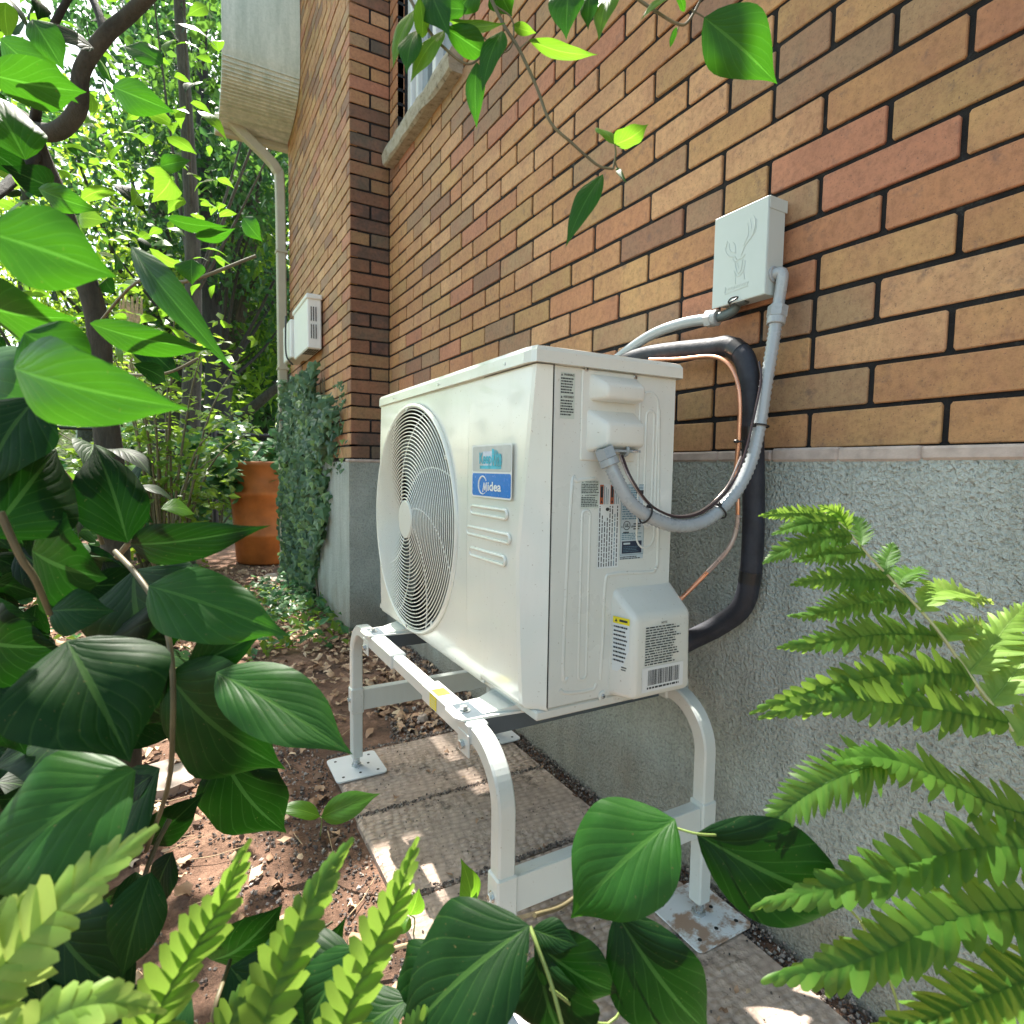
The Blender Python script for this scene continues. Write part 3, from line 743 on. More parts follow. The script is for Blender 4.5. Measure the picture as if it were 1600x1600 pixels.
# service valve cover low on the corner
vc = MB()
def P3(px, py, h): return ony(px, py, YS-h)
base = [spx(950, 1083), spx(1046, 1068), spx(1025, 918), spx(958, 922)]
a0, a1 = base[0].x, XB+.012
zt_, zb_ = spx(960, 920).z, spx(955, 1085).z
front_top = P3(1003, 965, .052).z; 
vs = [Vector(p) for p in ((a0, YS, zb_), (a1, YS, zb_), (a1-.004, YS, zt_), (a0+.004, YS, zt_),
      (a0+.012, YS-.052, zb_+.004), (a1-.002, YS-.052, zb_+.004), (a1-.006, YS-.052, front_top), (a0+.014, YS-.052, front_top),
      (a1, YS+.07, zb_), (a1-.004, YS+.07, zt_))]
vc.add(vs, [(4, 5, 6, 7), (0, 1, 5, 4), (1, 2, 6, 5), (2, 3, 7, 6), (3, 0, 4, 7), (1, 8, 9, 2)], M['cover'])
import bmesh
vco = vc.build('valve_cover', ac, fix=True); soft(vco, .011, 4)
vcx0, vcx1, vcz0, vcz1 = a0+.012, a1-.004, zb_+.004, front_top
q = MB(); a = spx(941, 1087); q.disc((a.x, YS, a.z), (0, -1, 0), .009, .003, M['cream2'], 20, .001); tab = q.build('mounting_tab', ac); screw(tab, (a.x, YS-.003, a.z), .0045)
q = MB(); text_into(q, '1', (spx(922, 1085).x, YS-.0002, spx(922, 1085).z), (1, 0, 0), (0, 0, 1), .001, M['ink']); 

# ---------------- labels
rl = random.Random(11)
def lines(mb, x0, x1, z_top, z_bot, n, m, y, ragged=.25, h=.55, axis='x', fx_=None, words=True):
    """illegible small print: rows of short dashes"""
    for i in range(n):
        zc = z_top+(z_bot-z_top)*(i+.5)/n; hh = abs(z_top-z_bot)/n*h/2
        e = x0+(x1-x0)*(1-rl.random()*ragged); x = x0
        while x < e:
            wl = min(rl.uniform(.03, .16)*(x1-x0), e-x) if words else e-x
            P = [(x, zc-hh), (x+wl, zc-hh), (x+wl, zc+hh), (x, zc+hh)]
            mb.add([fx_(*p) for p in P], [(0, 1, 2, 3)], m)
            x += wl+(x1-x0)*.022
def side_fn(y): return lambda x, z: Vector((x, y, z))
def flat(mb, fn, x0, x1, z0, z1, m): mb.add([fn(x0, z0), fn(x1, z0), fn(x1, z1), fn(x0, z1)], [(0, 1, 2, 3)], m)
def tri(mb, fn, x, z, s_, m): mb.add([fn(x-s_, z-s_), fn(x+s_, z-s_), fn(x, z+s_)], [(0, 1, 2)], m)
X_, Z_ = (1, 0, 0), (0, 0, 1)
def side_label(name, c0, c1, paper, draw, par=ac, y=None):
    a, b_ = spx(*c0), spx(*c1); x0, x1, z1, z0 = a.x, b_.x, a.z, b_.z; q = MB(); y = (YS-.0006) if y is None else y
    flat(q, side_fn(y), x0, x1, z0, z1, paper); draw(q, x0, x1, z0, z1, side_fn(y-.0003), y); return q.build(name, par)
def warn(t1, t2):
    def d(q, x0, x1, z0, z1, fn, y):
        hgt = z1-z0; ww = x1-x0; lh = hgt/16
        for t, zc, n, zz0 in ((t1, z1-lh*.8, 6, z1-lh*1.6), (t2, z0+hgt*.47, 6, z0+hgt*.47-lh*.8)):
            tri(q, fn, x0+ww*.08, zc, lh*.42, M['ink']); text_into(q, t, (x0+ww*.56, y-.0003, zc), X_, Z_, lh*1.1, M['ink'], width=ww*.72, bold=.02)
            lines(q, x0+ww*.02, x1, zz0, zz0-hgt*.40+lh*.6, n, M['ink'], y, fx_=fn)
    return d
side_label('warning_label', (876, 581), (897, 655), M['palepaper'], warn('WARNING', 'AVERTISSEMENT'))
side_label('warning_label', (908, 751), (935, 794), M['palepaper'], warn('WARNING', 'AVERTISSEMENT'))
def tall(q, x0, x1, z0, z1, fn, y):
    ww = x1-x0; hh = z1-z0
    for k in (0, 1):
        xa = x0+ww*(.04+.5*k); flat(q, fn, xa, xa+ww*.17, z1-hh*.24, z1-hh*.01, M['orange']); flat(q, lambda x, z: fn(x, z)-Vector((0, .0002, 0)), xa+ww*.03, xa+ww*.14, z1-hh*.16, z1-hh*.03, M['ink'])
        tri(q, lambda x, z: fn(x, z)-Vector((0, .0002, 0)), xa+ww*.085, z1-hh*.205, ww*.055, M['ink'])
    for i in range(8):                # columns of print that run up the label
        xa = x0+ww*(.04+.12*i); zt2 = z1-hh*(.26 if i not in (2, 3) else .40); z = z0+hh*.02; off = rl.random()*.1
        if i == 1 or i == 5: zt2 = z1-hh*.02 if False else zt2
        while z < zt2-hh*rl.random()*.25*(i in (1, 2, 6)):
            l = hh*rl.uniform(.02, .07); flat(q, fn, xa, xa+ww*.045, z, min(z+l, zt2), M['ink'] if i != 6 else M['slate']); z += l+hh*.012
    for i in (0, 1, 2):
        for k in (0, 1):
            xa = x0+ww*(.24+.085*i+.5*k)
            if xa < x1-ww*.03: flat(q, fn, xa, xa+ww*.03, z1-hh*.24, z1-hh*(.02+.02*i), M['slate'])
    c = (x0+ww*.42, z1-hh*.30)
    vs = [fn(c[0]+ww*.09*math.cos(t*.6), c[1]+ww*.07*math.sin(t*.6)) for t in range(11)]; q.add(vs, [tuple(range(10))], M['ink'])
side_label('safety_label', (936, 756), (965, 886), M['paper'], tall)
def rating(q, x0, x1, z0, z1, fn, y):
    ww = x1-x0; hh = z1-z0
    z0b = z0+hh*.06
    for a in ((x0, x1, z1-.001, z1), (x0, x1, z0b, z0b+.001), (x0, x0+.0008, z0b, z1), (x1-.0008, x1, z0b, z1)): flat(q, fn, *a, M['slate'])
    lines(q, x0+ww*.06, x1-ww*.06, z1-hh*.03, z1-hh*.47, 14, M['slate'], y, fx_=fn, h=.6)
    flat(q, fn, x0+ww*.62, x1-ww*.06, z1-hh*.125, z1-hh*.075, M['ink'])
    # certification mark: ring with two letters
    c = Vector((x0+ww*.26, 0, z1-hh*.545)); r = ww*.14
    pts = [Vector((c.x+r*math.cos(t*math.pi/12), y-.0004, c.z+r*math.sin(t*math.pi/12))) for t in range(25)]; q.tube(pts, .0006, M['ink'], seg=4, caps=False)
    text_into(q, 'UL', (c.x, y-.0003, c.z), X_, Z_, r*1.15, M['ink'], bold=.02)
    text_into(q, 'C', (c.x-r*1.45, y-.0003, c.z-r*.3), X_, Z_, r*.6, M['ink'], bold=.03); text_into(q, 'US', (c.x+r*1.6, y-.0003, c.z-r*.3), X_, Z_, r*.6, M['ink'], bold=.03)
    lines(q, c.x-r, c.x+r, c.z-r*1.3, c.z-r*2, 1, M['ink'], y, fx_=fn)
    lines(q, x0+ww*.55, x1-ww*.1, z1-hh*.51, z1-hh*.61, 3, M['ink'], y, fx_=fn)
    lines(q, x0+ww*.06, x1-ww*.06, z1-hh*.64, z1-hh*.74, 4, M['slate'], y, fx_=fn)
    fn2 = lambda x, z: fn(x, z)-Vector((0, .0003, 0))
    flat(q, fn, x0+ww*.08, x1-ww*.08, z0b+hh*.02, z1-hh*.755, M['blueink']); flat(q, fn2, x0+ww*.14, x0+ww*.42, z1-hh*.80, z1-hh*.775, M['silverpaper'])
    lines(q, x0+ww*.14, x1-ww*.14, z1-hh*.82, z0b+hh*.035, 4, M['slate'], y, fx_=fn2, h=.3)
    lines(q, x0+ww*.02, x1-ww*.1, z0+hh*.045, z0, 2, M['ink'], y, fx_=fn)
side_label('rating_label', (971, 757), (1004, 872), M['silverpaper'], rating)
# labels on the valve cover
yv = YS-.052-.0012
def cov(name, fx0, fx1, fz0, fz1, paper, draw):
    x0 = vcx0+(vcx1-vcx0)*fx0; x1 = vcx0+(vcx1-vcx0)*fx1; z1 = vcz1-(vcz1-vcz0)*fz0; z0 = vcz1-(vcz1-vcz0)*fz1
    q = MB(); fn = side_fn(yv)
    if paper: flat(q, fn, x0, x1, z0, z1, paper)
    draw(q, x0, x1, z0, z1, side_fn(yv-.0003), yv); return q.build(name, vco)
def note(q, x0, x1, z0, z1, fn, y):
    text_into(q, 'NOTE', ((x0+x1)/2, y-.0001, z1-.002), X_, Z_, .0052, M['ink'], bold=.02); lines(q, x0, x1, z1-.006, z0, 15, M['ink'], y, fx_=fn, h=.45)
cov('note_label', .18, .80, .08, .60, None, note)
def barcode(q, x0, x1, z0, z1, fn, y):
    x = x0+(x1-x0)*.14
    while x < x1-(x1-x0)*.10:
        w_2 = rl.choice((.0005, .0007, .0012, .0016)); flat(q, fn, x, x+w_2, z0+(z1-z0)*.26, z1-(z1-z0)*.12, M['ink']); x += w_2+rl.choice((.0005, .0008, .0012))
    lines(q, x0+(x1-x0)*.12, x1-(x1-x0)*.1, z0+(z1-z0)*.22, z0+(z1-z0)*.08, 1, M['ink'], y, fx_=fn, ragged=.02)
cov('barcode_label', .14, .86, .62, .92, M['white'], barcode)
# caution label on the sloping left flank of the cover
q = MB(); P0 = Vector((a0, YS, zb_)); 
xL0, xL1 = a0, a0+.013
def flank(s_, z):                     # s_ 0 (at body) .. 1 (at front corner)
    return Vector((xL0+.0028+(xL1-xL0)*s_-.0022, YS-.052*s_, z))
zt2, zb2 = vcz1-.004, vcz0+.045
q.add([flank(.12, zb2), flank(.78, zb2), flank(.78, zt2), flank(.12, zt2)], [(0, 1, 2, 3)], M['paper'])
fl2 = lambda s_, z: flank(s_, z)-Vector((.0004, 0, 0))
flat(q, fl2, .12, .78, zt2-.012, zt2, M['yellow']); fl3 = lambda s_, z: flank(s_, z)-Vector((.0007, 0, 0))
flat(q, fl3, .38, .7, zt2-.008, zt2-.004, M['ink']); tri_ = [fl3(.2, zt2-.009), fl3(.3, zt2-.009), fl3(.25, zt2-.003)]; q.add(tri_, [(0, 1, 2)], M['ink'])
lines(q, .16, .74, zt2-.014, zb2+.016, 9, M['ink'], 0, fx_=fl3, h=.4); lines(q, .5, .74, zb2+.012, zb2+.003, 2, M['ink'], 0, fx_=fl3, h=.5)
q.build('caution_label', vco)

# front stickers
XL = XF-.0056
q = MB(); fn = lambda y, z: Vector((XL, y, z))
tl = onx(739, 696, XL); tr_ = onx(803, 692, XL); bl_ = onx(736, 775, XL); br_ = onx(797, 782, XL)
ya, yb = (tl.y+bl_.y)/2, (tr_.y+br_.y)/2; zt3, zb3 = (tl.z+tr_.z)/2, (bl_.z+br_.z)/2
def rrect(mb, y0, y1, z0, z1, r, x, m):
    pts = []
    for (cy_, cz_, s0) in ((y1-r, z1-r, 0), (y0+r, z1-r, 1), (y0+r, z0+r, 2), (y1-r, z0+r, 3)):
        for i in range(6): t = (s0+i/5)*math.pi/2; pts.append(Vector((x, cy_+r*math.cos(t), cz_+r*math.sin(t))))
    mb.add(pts, [tuple(range(len(pts)))], m)
zm3 = zt3-(zt3-zb3)*.53
rrect(q, yb, ya, zb3, zt3, .006, XL, M['white'])
rrect(q, yb+.003, ya-.003, zm3+.002, zt3-.003, .005, XL-.0003, M['stickergrey'])
rrect(q, yb+.003, ya-.003, zb3+.003, zm3-.001, .005, XL-.0003, M['brandblue'])
W_ = ya-yb; Hh = zm3-zb3; cyy = (ya+yb)/2
def fy(f): return ya-W_*f
def fz(f): return zm3-Hh*f
text_into(q, 'idea', (XL-.0005, fy(.60), fz(.55)), (0, -1, 0), (0, 0, 1), Hh*.50, M['white'], width=W_*.33, bold=.025)
pts = []
for i in range(19):
    t = math.radians(-30-i*15.5); pts.append(Vector((XL-.0006, fy(.305+.105*math.cos(t)), fz(.50+.36*math.sin(t)))))
q.tube(pts, [.0005+.0013*math.sin((i+2)/20*math.pi) for i in range(19)], M['white'], seg=5)
for a_, b_2 in (((.31, .78), (.345, .40)), ((.345, .40), (.365, .70)), ((.365, .70), (.405, .38)), ((.405, .38), (.405, .76))):
    q.tube([Vector((XL-.0006, fy(a_[0]), fz(a_[1]))), Vector((XL-.0006, fy(b_2[0]), fz(b_2[1])))], .0013, M['white'], seg=5)
Hk = zt3-zm3
flat(q, lambda y, z: Vector((XL-.0005, y, z)), cyy+W_*.28, cyy-W_*.26, zm3+Hk*.14, zm3+Hk*.26, M['turq'])
flat(q, lambda y, z: Vector((XL-.0005, y, z)), cyy+W_*.20, cyy-W_*.03, zm3+Hk*.26, zm3+Hk*.76, M['lilac'])
text_into(q, 'Keep', (XL-.0008, cyy+W_*.13, zm3+Hk*.5), (0, -1, 0), (0, 0, 1), Hk*.55, M['turq'], width=W_*.31, bold=.03)
text_into(q, 'Rite', (XL-.0008, cyy-W_*.155, zm3+Hk*.52), (0, -1, 0), (0, 0, 1), Hk*.74, M['turq'], width=W_*.24, bold=.05)
q.build('brand_sticker', ac)
# mounting feet
for yy_ in (.93, 1.50):
    q = MB(); zf = H-.4345
    pts = [(.412, yy_-.035), (.405, yy_-.02), (.405, yy_+.02), (.412, yy_+.035), (.545, yy_+.05), (.545, yy_-.05)]
    q.poly([(x, y, zf) for x, y in pts], M['cream2'], ext=(0, 0, .004))
    q.add([Vector(p) for p in ((.455, yy_-.028, zf+.004), (.455, yy_+.028, zf+.004), (.52, yy_+.045, ZB-.014), (.52, yy_-.045, ZB-.014), (.54, yy_-.048, zf+.004), (.54, yy_+.048, zf+.004))], [(0, 1, 2, 3), (0, 3, 4), (1, 5, 2)], M['cream2'])
    ft = q.build('foot', ac, fix=True)
    q = MB(); q.disc((.432, yy_, zf+.004), (0, 0, 1), .012, .0018, M['zinc'], 20); q.disc((.432, yy_, zf+.0058), (0, 0, 1), .0078, .007, M['zinc'], 6, .001); q.build('bolt', ft)
    q = MB(); q.poly([(x, y, zf) for x, y in ((.76, yy_-.04), (.87, yy_-.03), (.87, yy_+.03), (.76, yy_+.04))], M['cream2'], ext=(0, 0, .004)); q.build('foot', ac, fix=True)

# ================================================================ STAND
st = thing('condenser_stand', (.66, 1.235, 0), 'white square tube steel stand with four bent legs holding the air conditioner above the paving', 'stand')
T = .0155; ZR = H-.452; XA, XC, YA, YC = .436, .886, .785, 1.685
def arc(x, y0, sgn, r=.095, n=18):
    pts = [(x, y0, .035), (x, y0, ZR-r-.02)]
    for i in range(n+1): t = i/n*math.pi/2; pts.append((x, y0+sgn*(r-r*math.cos(t)), ZR-r+r*math.sin(t)))
    pts.append((x, y0+sgn*(r+.12), ZR)); return pts
for x in (XA, XC):
    for y0, sg in ((YA, 1), (YC, -1)):
        q = MB(); q.tube(arc(x, y0, sg), T, M['stand'], square=True, up=(1, 0, 0), caps=True); leg = q.build('leg', st, fix=True)
        q = MB(); q.disc((x, y0, .004), (0, 0, 1), .010, .034, M['zinc'], 12); q.disc((x, y0, .004), (0, 0, 1), .014, .008, M['zinc'], 6); q.build('levelling_bolt', leg)
        # base plate
        q = MB(); hw = .0725; r = .012; pts = []
        for (cx_, cy_, s0) in ((hw-r, hw-r, 0), (-hw+r, hw-r, 1), (-hw+r, -hw+r, 2), (hw-r, -hw+r, 3)):
            for i in range(5): t = (s0+i/4)*math.pi/2; pts.append((x+cx_+r*math.cos(t), y0+cy_+r*math.sin(t), .001))
        dirty = (x == XC and y0 == YA)
        q.poly(pts, M['plate'] if dirty else M['plate_clean'], ext=(0, 0, .004))
        for hx, hy in ((-.05, -.05), (.05, -.05), (-.05, .05), (.05, .05), (.035, .0), (0, -.045)):
            q.disc((x+hx, y0+hy, .0049), (0, 0, 1), .0042, .0006, M['dark'], 12)
        q.build('base_plate', leg, fix=True)
        if sg == 1 or True:
            # bar clamp low on each leg
            zc = H-.672 if sg == 1 else H-.672
            q = MB(); q.box((x-T-.003, y0-T-.003, zc-.045), (x+T+.003, y0+T+.003, zc+.030), M['stand'], .003)
            cl = q.build('clamp', leg)
            q = MB(); q.disc((x-T-.003, y0, zc-.005), (-1, 0, 0), .0065, .007, M['zinc'], 6, .001); q.disc((x-T-.003, y0, zc-.005), (-1, 0, 0), .009, .001, M['zinc'], 14); q.build('bolt', cl)
    # rails with sleeves
    q = MB(); q.tube([(x, .90, ZR), (x, 1.56, ZR)], T*.92, M['stand'], square=True, up=(1, 0, 0)); rail = q.build('rail', st, fix=True)
    for ya_, yb_ in ((.875, 1.10), (1.30, 1.535)):
        q = MB(); q.box((x-T-.0035, ya_, ZR-T-.002), (x+T+.0035, yb_, ZR+T+.003), M['stand'], .0035)
        if x == XA:
            ye = ya_ if ya_ < 1 else yb_; s2 = 1 if ya_ < 1 else -1
            q.box((x-T-.0045, min(ye, ye+s2*.045), ZR-T-.024), (x-T-.0015, max(ye, ye+s2*.045), ZR), M['stand'], .001)
        slv = q.build('sleeve', rail)
        if x == XA:
            q = MB(); q.disc((x-T-.0045, ya_+.022 if ya_ < 1 else yb_-.022, ZR-.022), (-1, 0, 0), .008, .007, M['zinc'], 6, .001); q.build('bolt', slv)
    if x == XA:
        q = MB(); xx = x-T-.0039
        flat(q, lambda y, z: Vector((xx-.0003, y, z)), 1.055, 1.02, ZR-.012, ZR+.0145, M['yellow'])
        flat(q, lambda y, z: Vector((y, z, ZR+T+.0036)), x-.016, x+.010, 1.02, 1.055, M['yellow'])
        for k in range(4): flat(q, lambda y, z: Vector((xx-.0006, y, z)), 1.05, 1.025, ZR-.008+k*.005, ZR-.0065+k*.005, M['palepaper'])
        q.build('yellow_label', rail)
for y0 in (YA, YC):                  # low cross bars (channel)
    q = MB(); zc = H-.680
    yi = y0
    q.box((XA+T+.003, yi-.012, zc-.030), (XC-T-.003, yi-.009, zc+.030), M['stand'], .001)
    q.box((XA+T+.003, yi-.0089, zc+.0272), (XC-T-.003, yi+.014, zc+.030), M['stand'], .001); q.box((XA+T+.003, yi-.0089, zc-.030), (XC-T-.003, yi+.014, zc-.0272), M['stand'], .001)
    q.build('cross_bar', st)
for y0 in (.93, 1.50):
    q = MB(); q.box((XA-T+.002, y0-.034, ZR+T+.0035), (XC+.03, y0+.034, ZR+T+.0062), M['under']); q.box((XA+T+.006, y0-.034, ZR-T-.002), (XC-.02, y0-.031, ZR+T+.0033), M['under']); q.box((XA+T+.006, y0+.031, ZR-T-.002), (XC-.02, y0+.034, ZR+T+.0033), M['under'])
    q.build('cross_rail', st)
q = MB(); q.box((XC-.02, YA+.075, ZR+T+.004), (XC+.028, YA+.26, ZR+T+.007), M['stand'], .001); q.box((XC+.025, YA+.075, ZR-.02), (XC+.028, YA+.26, ZR+T+.004), M['stand'], .001); q.build('bracket', st)

# ================================================================ DISCONNECT BOX
bx = thing('disconnect_box', (.995, .80, H+.41), 'light grey metal electrical box with embossed deer head on the brick wall', 'electrical box')
X0, X1, Y0, Y1 = .94, .992, .738, .862; ZA, ZZ = H+.328, H+.503
q = MB(); q.box((X0+.004, Y0+.003, ZA+.006), (.992, Y1-.003, ZZ-.005), M['boxgrey'], .001); q.build('body', bx)
q = MB()
q.box((X0, Y0, ZA), (X0+.003, Y1, ZZ), M['boxgrey'], .0014)
q.box((X0+.003, Y0, ZA), (X1-.006, Y0+.002, ZZ-.003), M['boxgrey'], .0008)
q.box((X0+.003, Y0-.0012, ZZ-.022), (X1, Y0+.0008, ZZ), M['boxgrey'], .0005)
q.box((X0+.003, Y0, ZZ-.003), (X1, Y1, ZZ), M['boxgrey'], .001)
door = q.build('door', bx)
em = MB()
def E(u, v): return Vector((X0-.0002, Y1-(Y1-Y0)*u, ZZ-(ZZ-ZA)*v))
def stroke(pts, r=.0011): em.tube(spline([E(*p) for p in pts], 4), r, M['boxgrey'], seg=6)
stroke([(.27, .30), (.24, .40), (.32, .48), (.42, .50), (.46, .54)]); stroke([(.30, .33), (.33, .42), (.42, .46)], .0009)
stroke([(.22, .36), (.25, .42)], .0008); stroke([(.38, .34), (.42, .38), (.44, .47)], .0009)
stroke([(.74, .14), (.78, .22), (.74, .34), (.62, .42), (.54, .52)]); stroke([(.64, .20), (.66, .32), (.58, .42)], .0009); stroke([(.80, .19), (.79, .30), (.70, .38)], .0009)
stroke([(.68, .16), (.72, .28)], .0008)
stroke([(.38, .52), (.44, .56), (.50, .55), (.58, .54), (.62, .52)]); stroke([(.43, .56), (.45, .62), (.48, .68), (.53, .69), (.56, .64), (.58, .56)])
stroke([(.48, .58), (.50, .64)], .0009); stroke([(.42, .66), (.50, .73), (.60, .68), (.62, .58)], .001); stroke([(.44, .70), (.46, .80)], .001); stroke([(.60, .68), (.62, .78)], .001)
for i in range(9): stroke([(.26+i*.052, .845+.004*(i % 2)), (.29+i*.052, .82)], .0008)
stroke([(.26, .88), (.70, .86)], .0008); stroke([(.26, .80), (.26, .87)], .0008)
em.build('embossed_deer', door)
q = MB(); q.tube(spline([E(.34, .985), (X0-.008, Y1-.05, ZA+.004), (X0-.008, Y1-.058, ZA+.008), E(.52, .955), (X0-.006, Y1-.052, ZA+.001), E(.36, 1.0)], 5), .0015, M['black'], seg=6); q.build('padlock_tie', door)

# ================================================================ CONDUITS AND PIPES
cdt = thing('flexible_conduit', (.70, .77, H), 'grey ribbed flexible conduit looping from the air conditioner to the wall box', 'conduit')
# path: (px, py, depth plane y)
pth = [(948, 712, .778), (962, 745, .768), (985, 785, .758), (1020, 810, .75), (1062, 822, .744), (1105, 812, .739), (1145, 775, .734), (1172, 725, .731), (1187, 665, .729), (1197, 600, .727), (1207, 540, .726), (1214, 492, .726)]
cpts = spline([ony(*p) for p in pth], 14)
q = MB(); rad = .0113
rr = [rad+(.0009*(1 if i % 2 else -1) if i > 0 else 0) for i in range(len(cpts))]
q.tube(cpts, rr, M['grey'], seg=16); q.build('hose', cdt)
def nut(p, d, r, L, m, par, name='fitting'):
    q = MB(); d = Vector(d).normalized(); p = Vector(p)
    q.disc(p, d, r*1.22, L*.62, m, 6, .0015); q.disc(p+d*L*.62, d, r*1.12, L*.38, m, 20, .001); return q.build(name, par)
d0 = (cpts[3]-cpts[0]).normalized(); nut(cpts[0]-d0*.012, d0, .0145, .030, M['greyfit'], cdt)
d1 = (cpts[-1]-cpts[-4]).normalized(); 
nut(cpts[-1]+d1*.016, -d1, .0145, .034, M['grey'], cdt)
el = spline([cpts[-1]+d1*.012, cpts[-1]+d1*.028, Vector((.966, .722, H+.362)), Vector((.963, .732, H+.366)), Vector((.962, .742, H+.366))], 5)
q = MB(); q.tube(el, .0105, M['grey'], seg=14); q.disc((.962, .738, H+.366), (0, -1, 0), .0145, .004, M['grey'], 20, .001); q.build('elbow', cdt)
# second pipe from behind the unit into box bottom
pc = thing('rigid_conduit', (.93, .85, H+.28), 'smooth grey conduit with a collar rising from behind the air conditioner lid', 'conduit')
A1 = [onx(930, 590, .90), onx(975, 552, .915), onx(1020, 522, .93), onx(1068, 505, .945), onx(1110, 498, .955)]
ap = spline(A1, 6); q = MB(); q.tube(ap, .0115, M['greyfit'], seg=14); q.build('pipe', pc)
dd = (ap[-1]-ap[-3]).normalized(); nut(ap[-1]-dd*.008, dd, .0145, .026, M['grey'], pc, 'collar')
e2 = spline([ap[-1]+dd*.010, onx(1133, 492, .960), onx(1147, 484, .963), onx(1152, 474, .966), Vector((.968, .80, ZA+.01))], 5)
q = MB(); q.tube(e2, .0095, M['pvc'], seg=12); q.build('elbow', pc)
# insulated line set
ip = thing('insulated_refrigerant_line', (.95, .76, H), 'thick black foam wrapped pipe arching down the wall behind the grey conduit', 'pipe')
pp = [onx(925, 600, .90), onx(960, 575, .91), onx(1010, 555, .925), (.945, .865, H+.252), (.948, .822, H+.248), (.950, .787, H+.222), (.950, .768, H+.17), (.952, .762, H+.10), (.955, .757, H+.0), (.957, .753, H-.10), (.957, .755, H-.20), (.955, .770, H-.262), (.945, .81, H-.305), (.92, .86, H-.345), (.86, .90, H-.385), (.80, .93, H-.39)]
q = MB(); q.tube(spline(pp, 8), .0205, M['foam'], seg=18); q.build('insulation', ip)
sp = spline(pp, 8)
for i in (36, 58, 80):
    q = MB(); d = (sp[i+1]-sp[i]).normalized(); q.tube([sp[i]-d*.011, sp[i]+d*.011], .0213, M['black'], seg=18); q.build('tape', ip)
cp = thing('copper_line', (.92, .78, H), 'bare copper pipe curving beside the black insulated line', 'pipe')
c1 = [onx(1015, 562, .905), onx(1060, 561, .91), onx(1110, 557, .915), onx(1135, 566, .915), onx(1150, 590, .915), onx(1156, 630, .915), onx(1154, 690, .915), onx(1150, 740, .915), onx(1153, 790, .915), onx(1150, 830, .915), onx(1135, 862, .905), onx(1100, 900, .89), onx(1060, 940, .85), onx(1045, 955, .83)]
q = MB(); q.tube(spline(c1, 6), .0042, M['copper'], seg=8); q.build('tube', cp)
q = MB(); s4 = spline(c1, 6); q.tube(s4[50:66], .0046, M['oldcopper'], seg=8); q.build('worn_sheath', cp)
bw = thing('brown_wire', (.75, .76, H), 'thin brown wire pair strapped along the grey flexible conduit', 'wire')
w1 = [(972, 712, .79), (985, 745, .768), (1008, 780, .757), (1030, 798, .752), (1062, 808, .745), (1100, 799, .739), (1138, 765, .734), (1162, 715, .731), (1177, 655, .728), (1189, 595, .728), (1186, 565, .735)]
q = MB(); q.tube(spline([ony(*p) for p in w1], 7), .0024, M['brownwire'], seg=6)
q.tube(spline([ony(p[0]-4, p[1]-2, p[2]+.002) for p in w1[:-3]], 7), .0018, M['oldcopper'], seg=6); q.build('conductor', bw)
cb = thing('cable_clamp', (.64, .78, H), 'small zinc cable clamp beside the conduit under the cover hood', 'clamp')
a = ony(976, 703, .792); q = MB(); q.ring(a, .009, .0035, M['greyfit'], seg=20, ts=8); q.build('ring', cb)
q = MB(); q.disc(a+Vector((.008, -.008, -.002)), (1, -.3, 0), .003, .012, M['zinc'], 8); q.disc(a+Vector((-.006, -.004, .010)), (0, -1, .2), .003, .010, M['zinc'], 8); q.build('screw', cb)
# zip ties
def ziptie(p, d, r, label, tail):
    o = thing('cable_tie', p, label, 'cable tie', 'black cable ties on the conduit and pipes'); d = Vector(d).normalized(); s, u = frame_of(d)
    q = MB(); pts = [Vector(p)+s*math.cos(t*math.pi/10)*r+u*math.sin(t*math.pi/10)*r for t in range(21)]
    q.tube(pts, .0017, M['black'], seg=6, caps=False); q.build('strap', o)
    q = MB(); h = Vector(p)+Vector(tail).normalized()*r; q.box(h-Vector((.004, .003, .003)), h+Vector((.004, .003, .003)), M['black'], .001); q.tube([h, h+Vector(tail).normalized()*.006], .0014, M['black'], seg=5); q.build('head', o)
i1 = 38; ziptie(cpts[i1], cpts[i1+1]-cpts[i1], .0152, 'black cable tie round the conduit just below the air conditioner cover', (.5, 0, 1))
i2 = 76; ziptie(cpts[i2], cpts[i2+1]-cpts[i2], .0152, 'black cable tie low on the bend of the conduit loop', (-.5, -.5, 1))
i3 = 112; ziptie(cpts[i3], cpts[i3+1]-cpts[i3], .0155, 'black cable tie joining the upright conduit to the black insulated pipe', (-1, 0, 0))
p4 = s4[36]; ziptie(p4, s4[37]-s4[36], .0075, 'black cable tie round the bare copper pipe', (-1, -.2, 0))

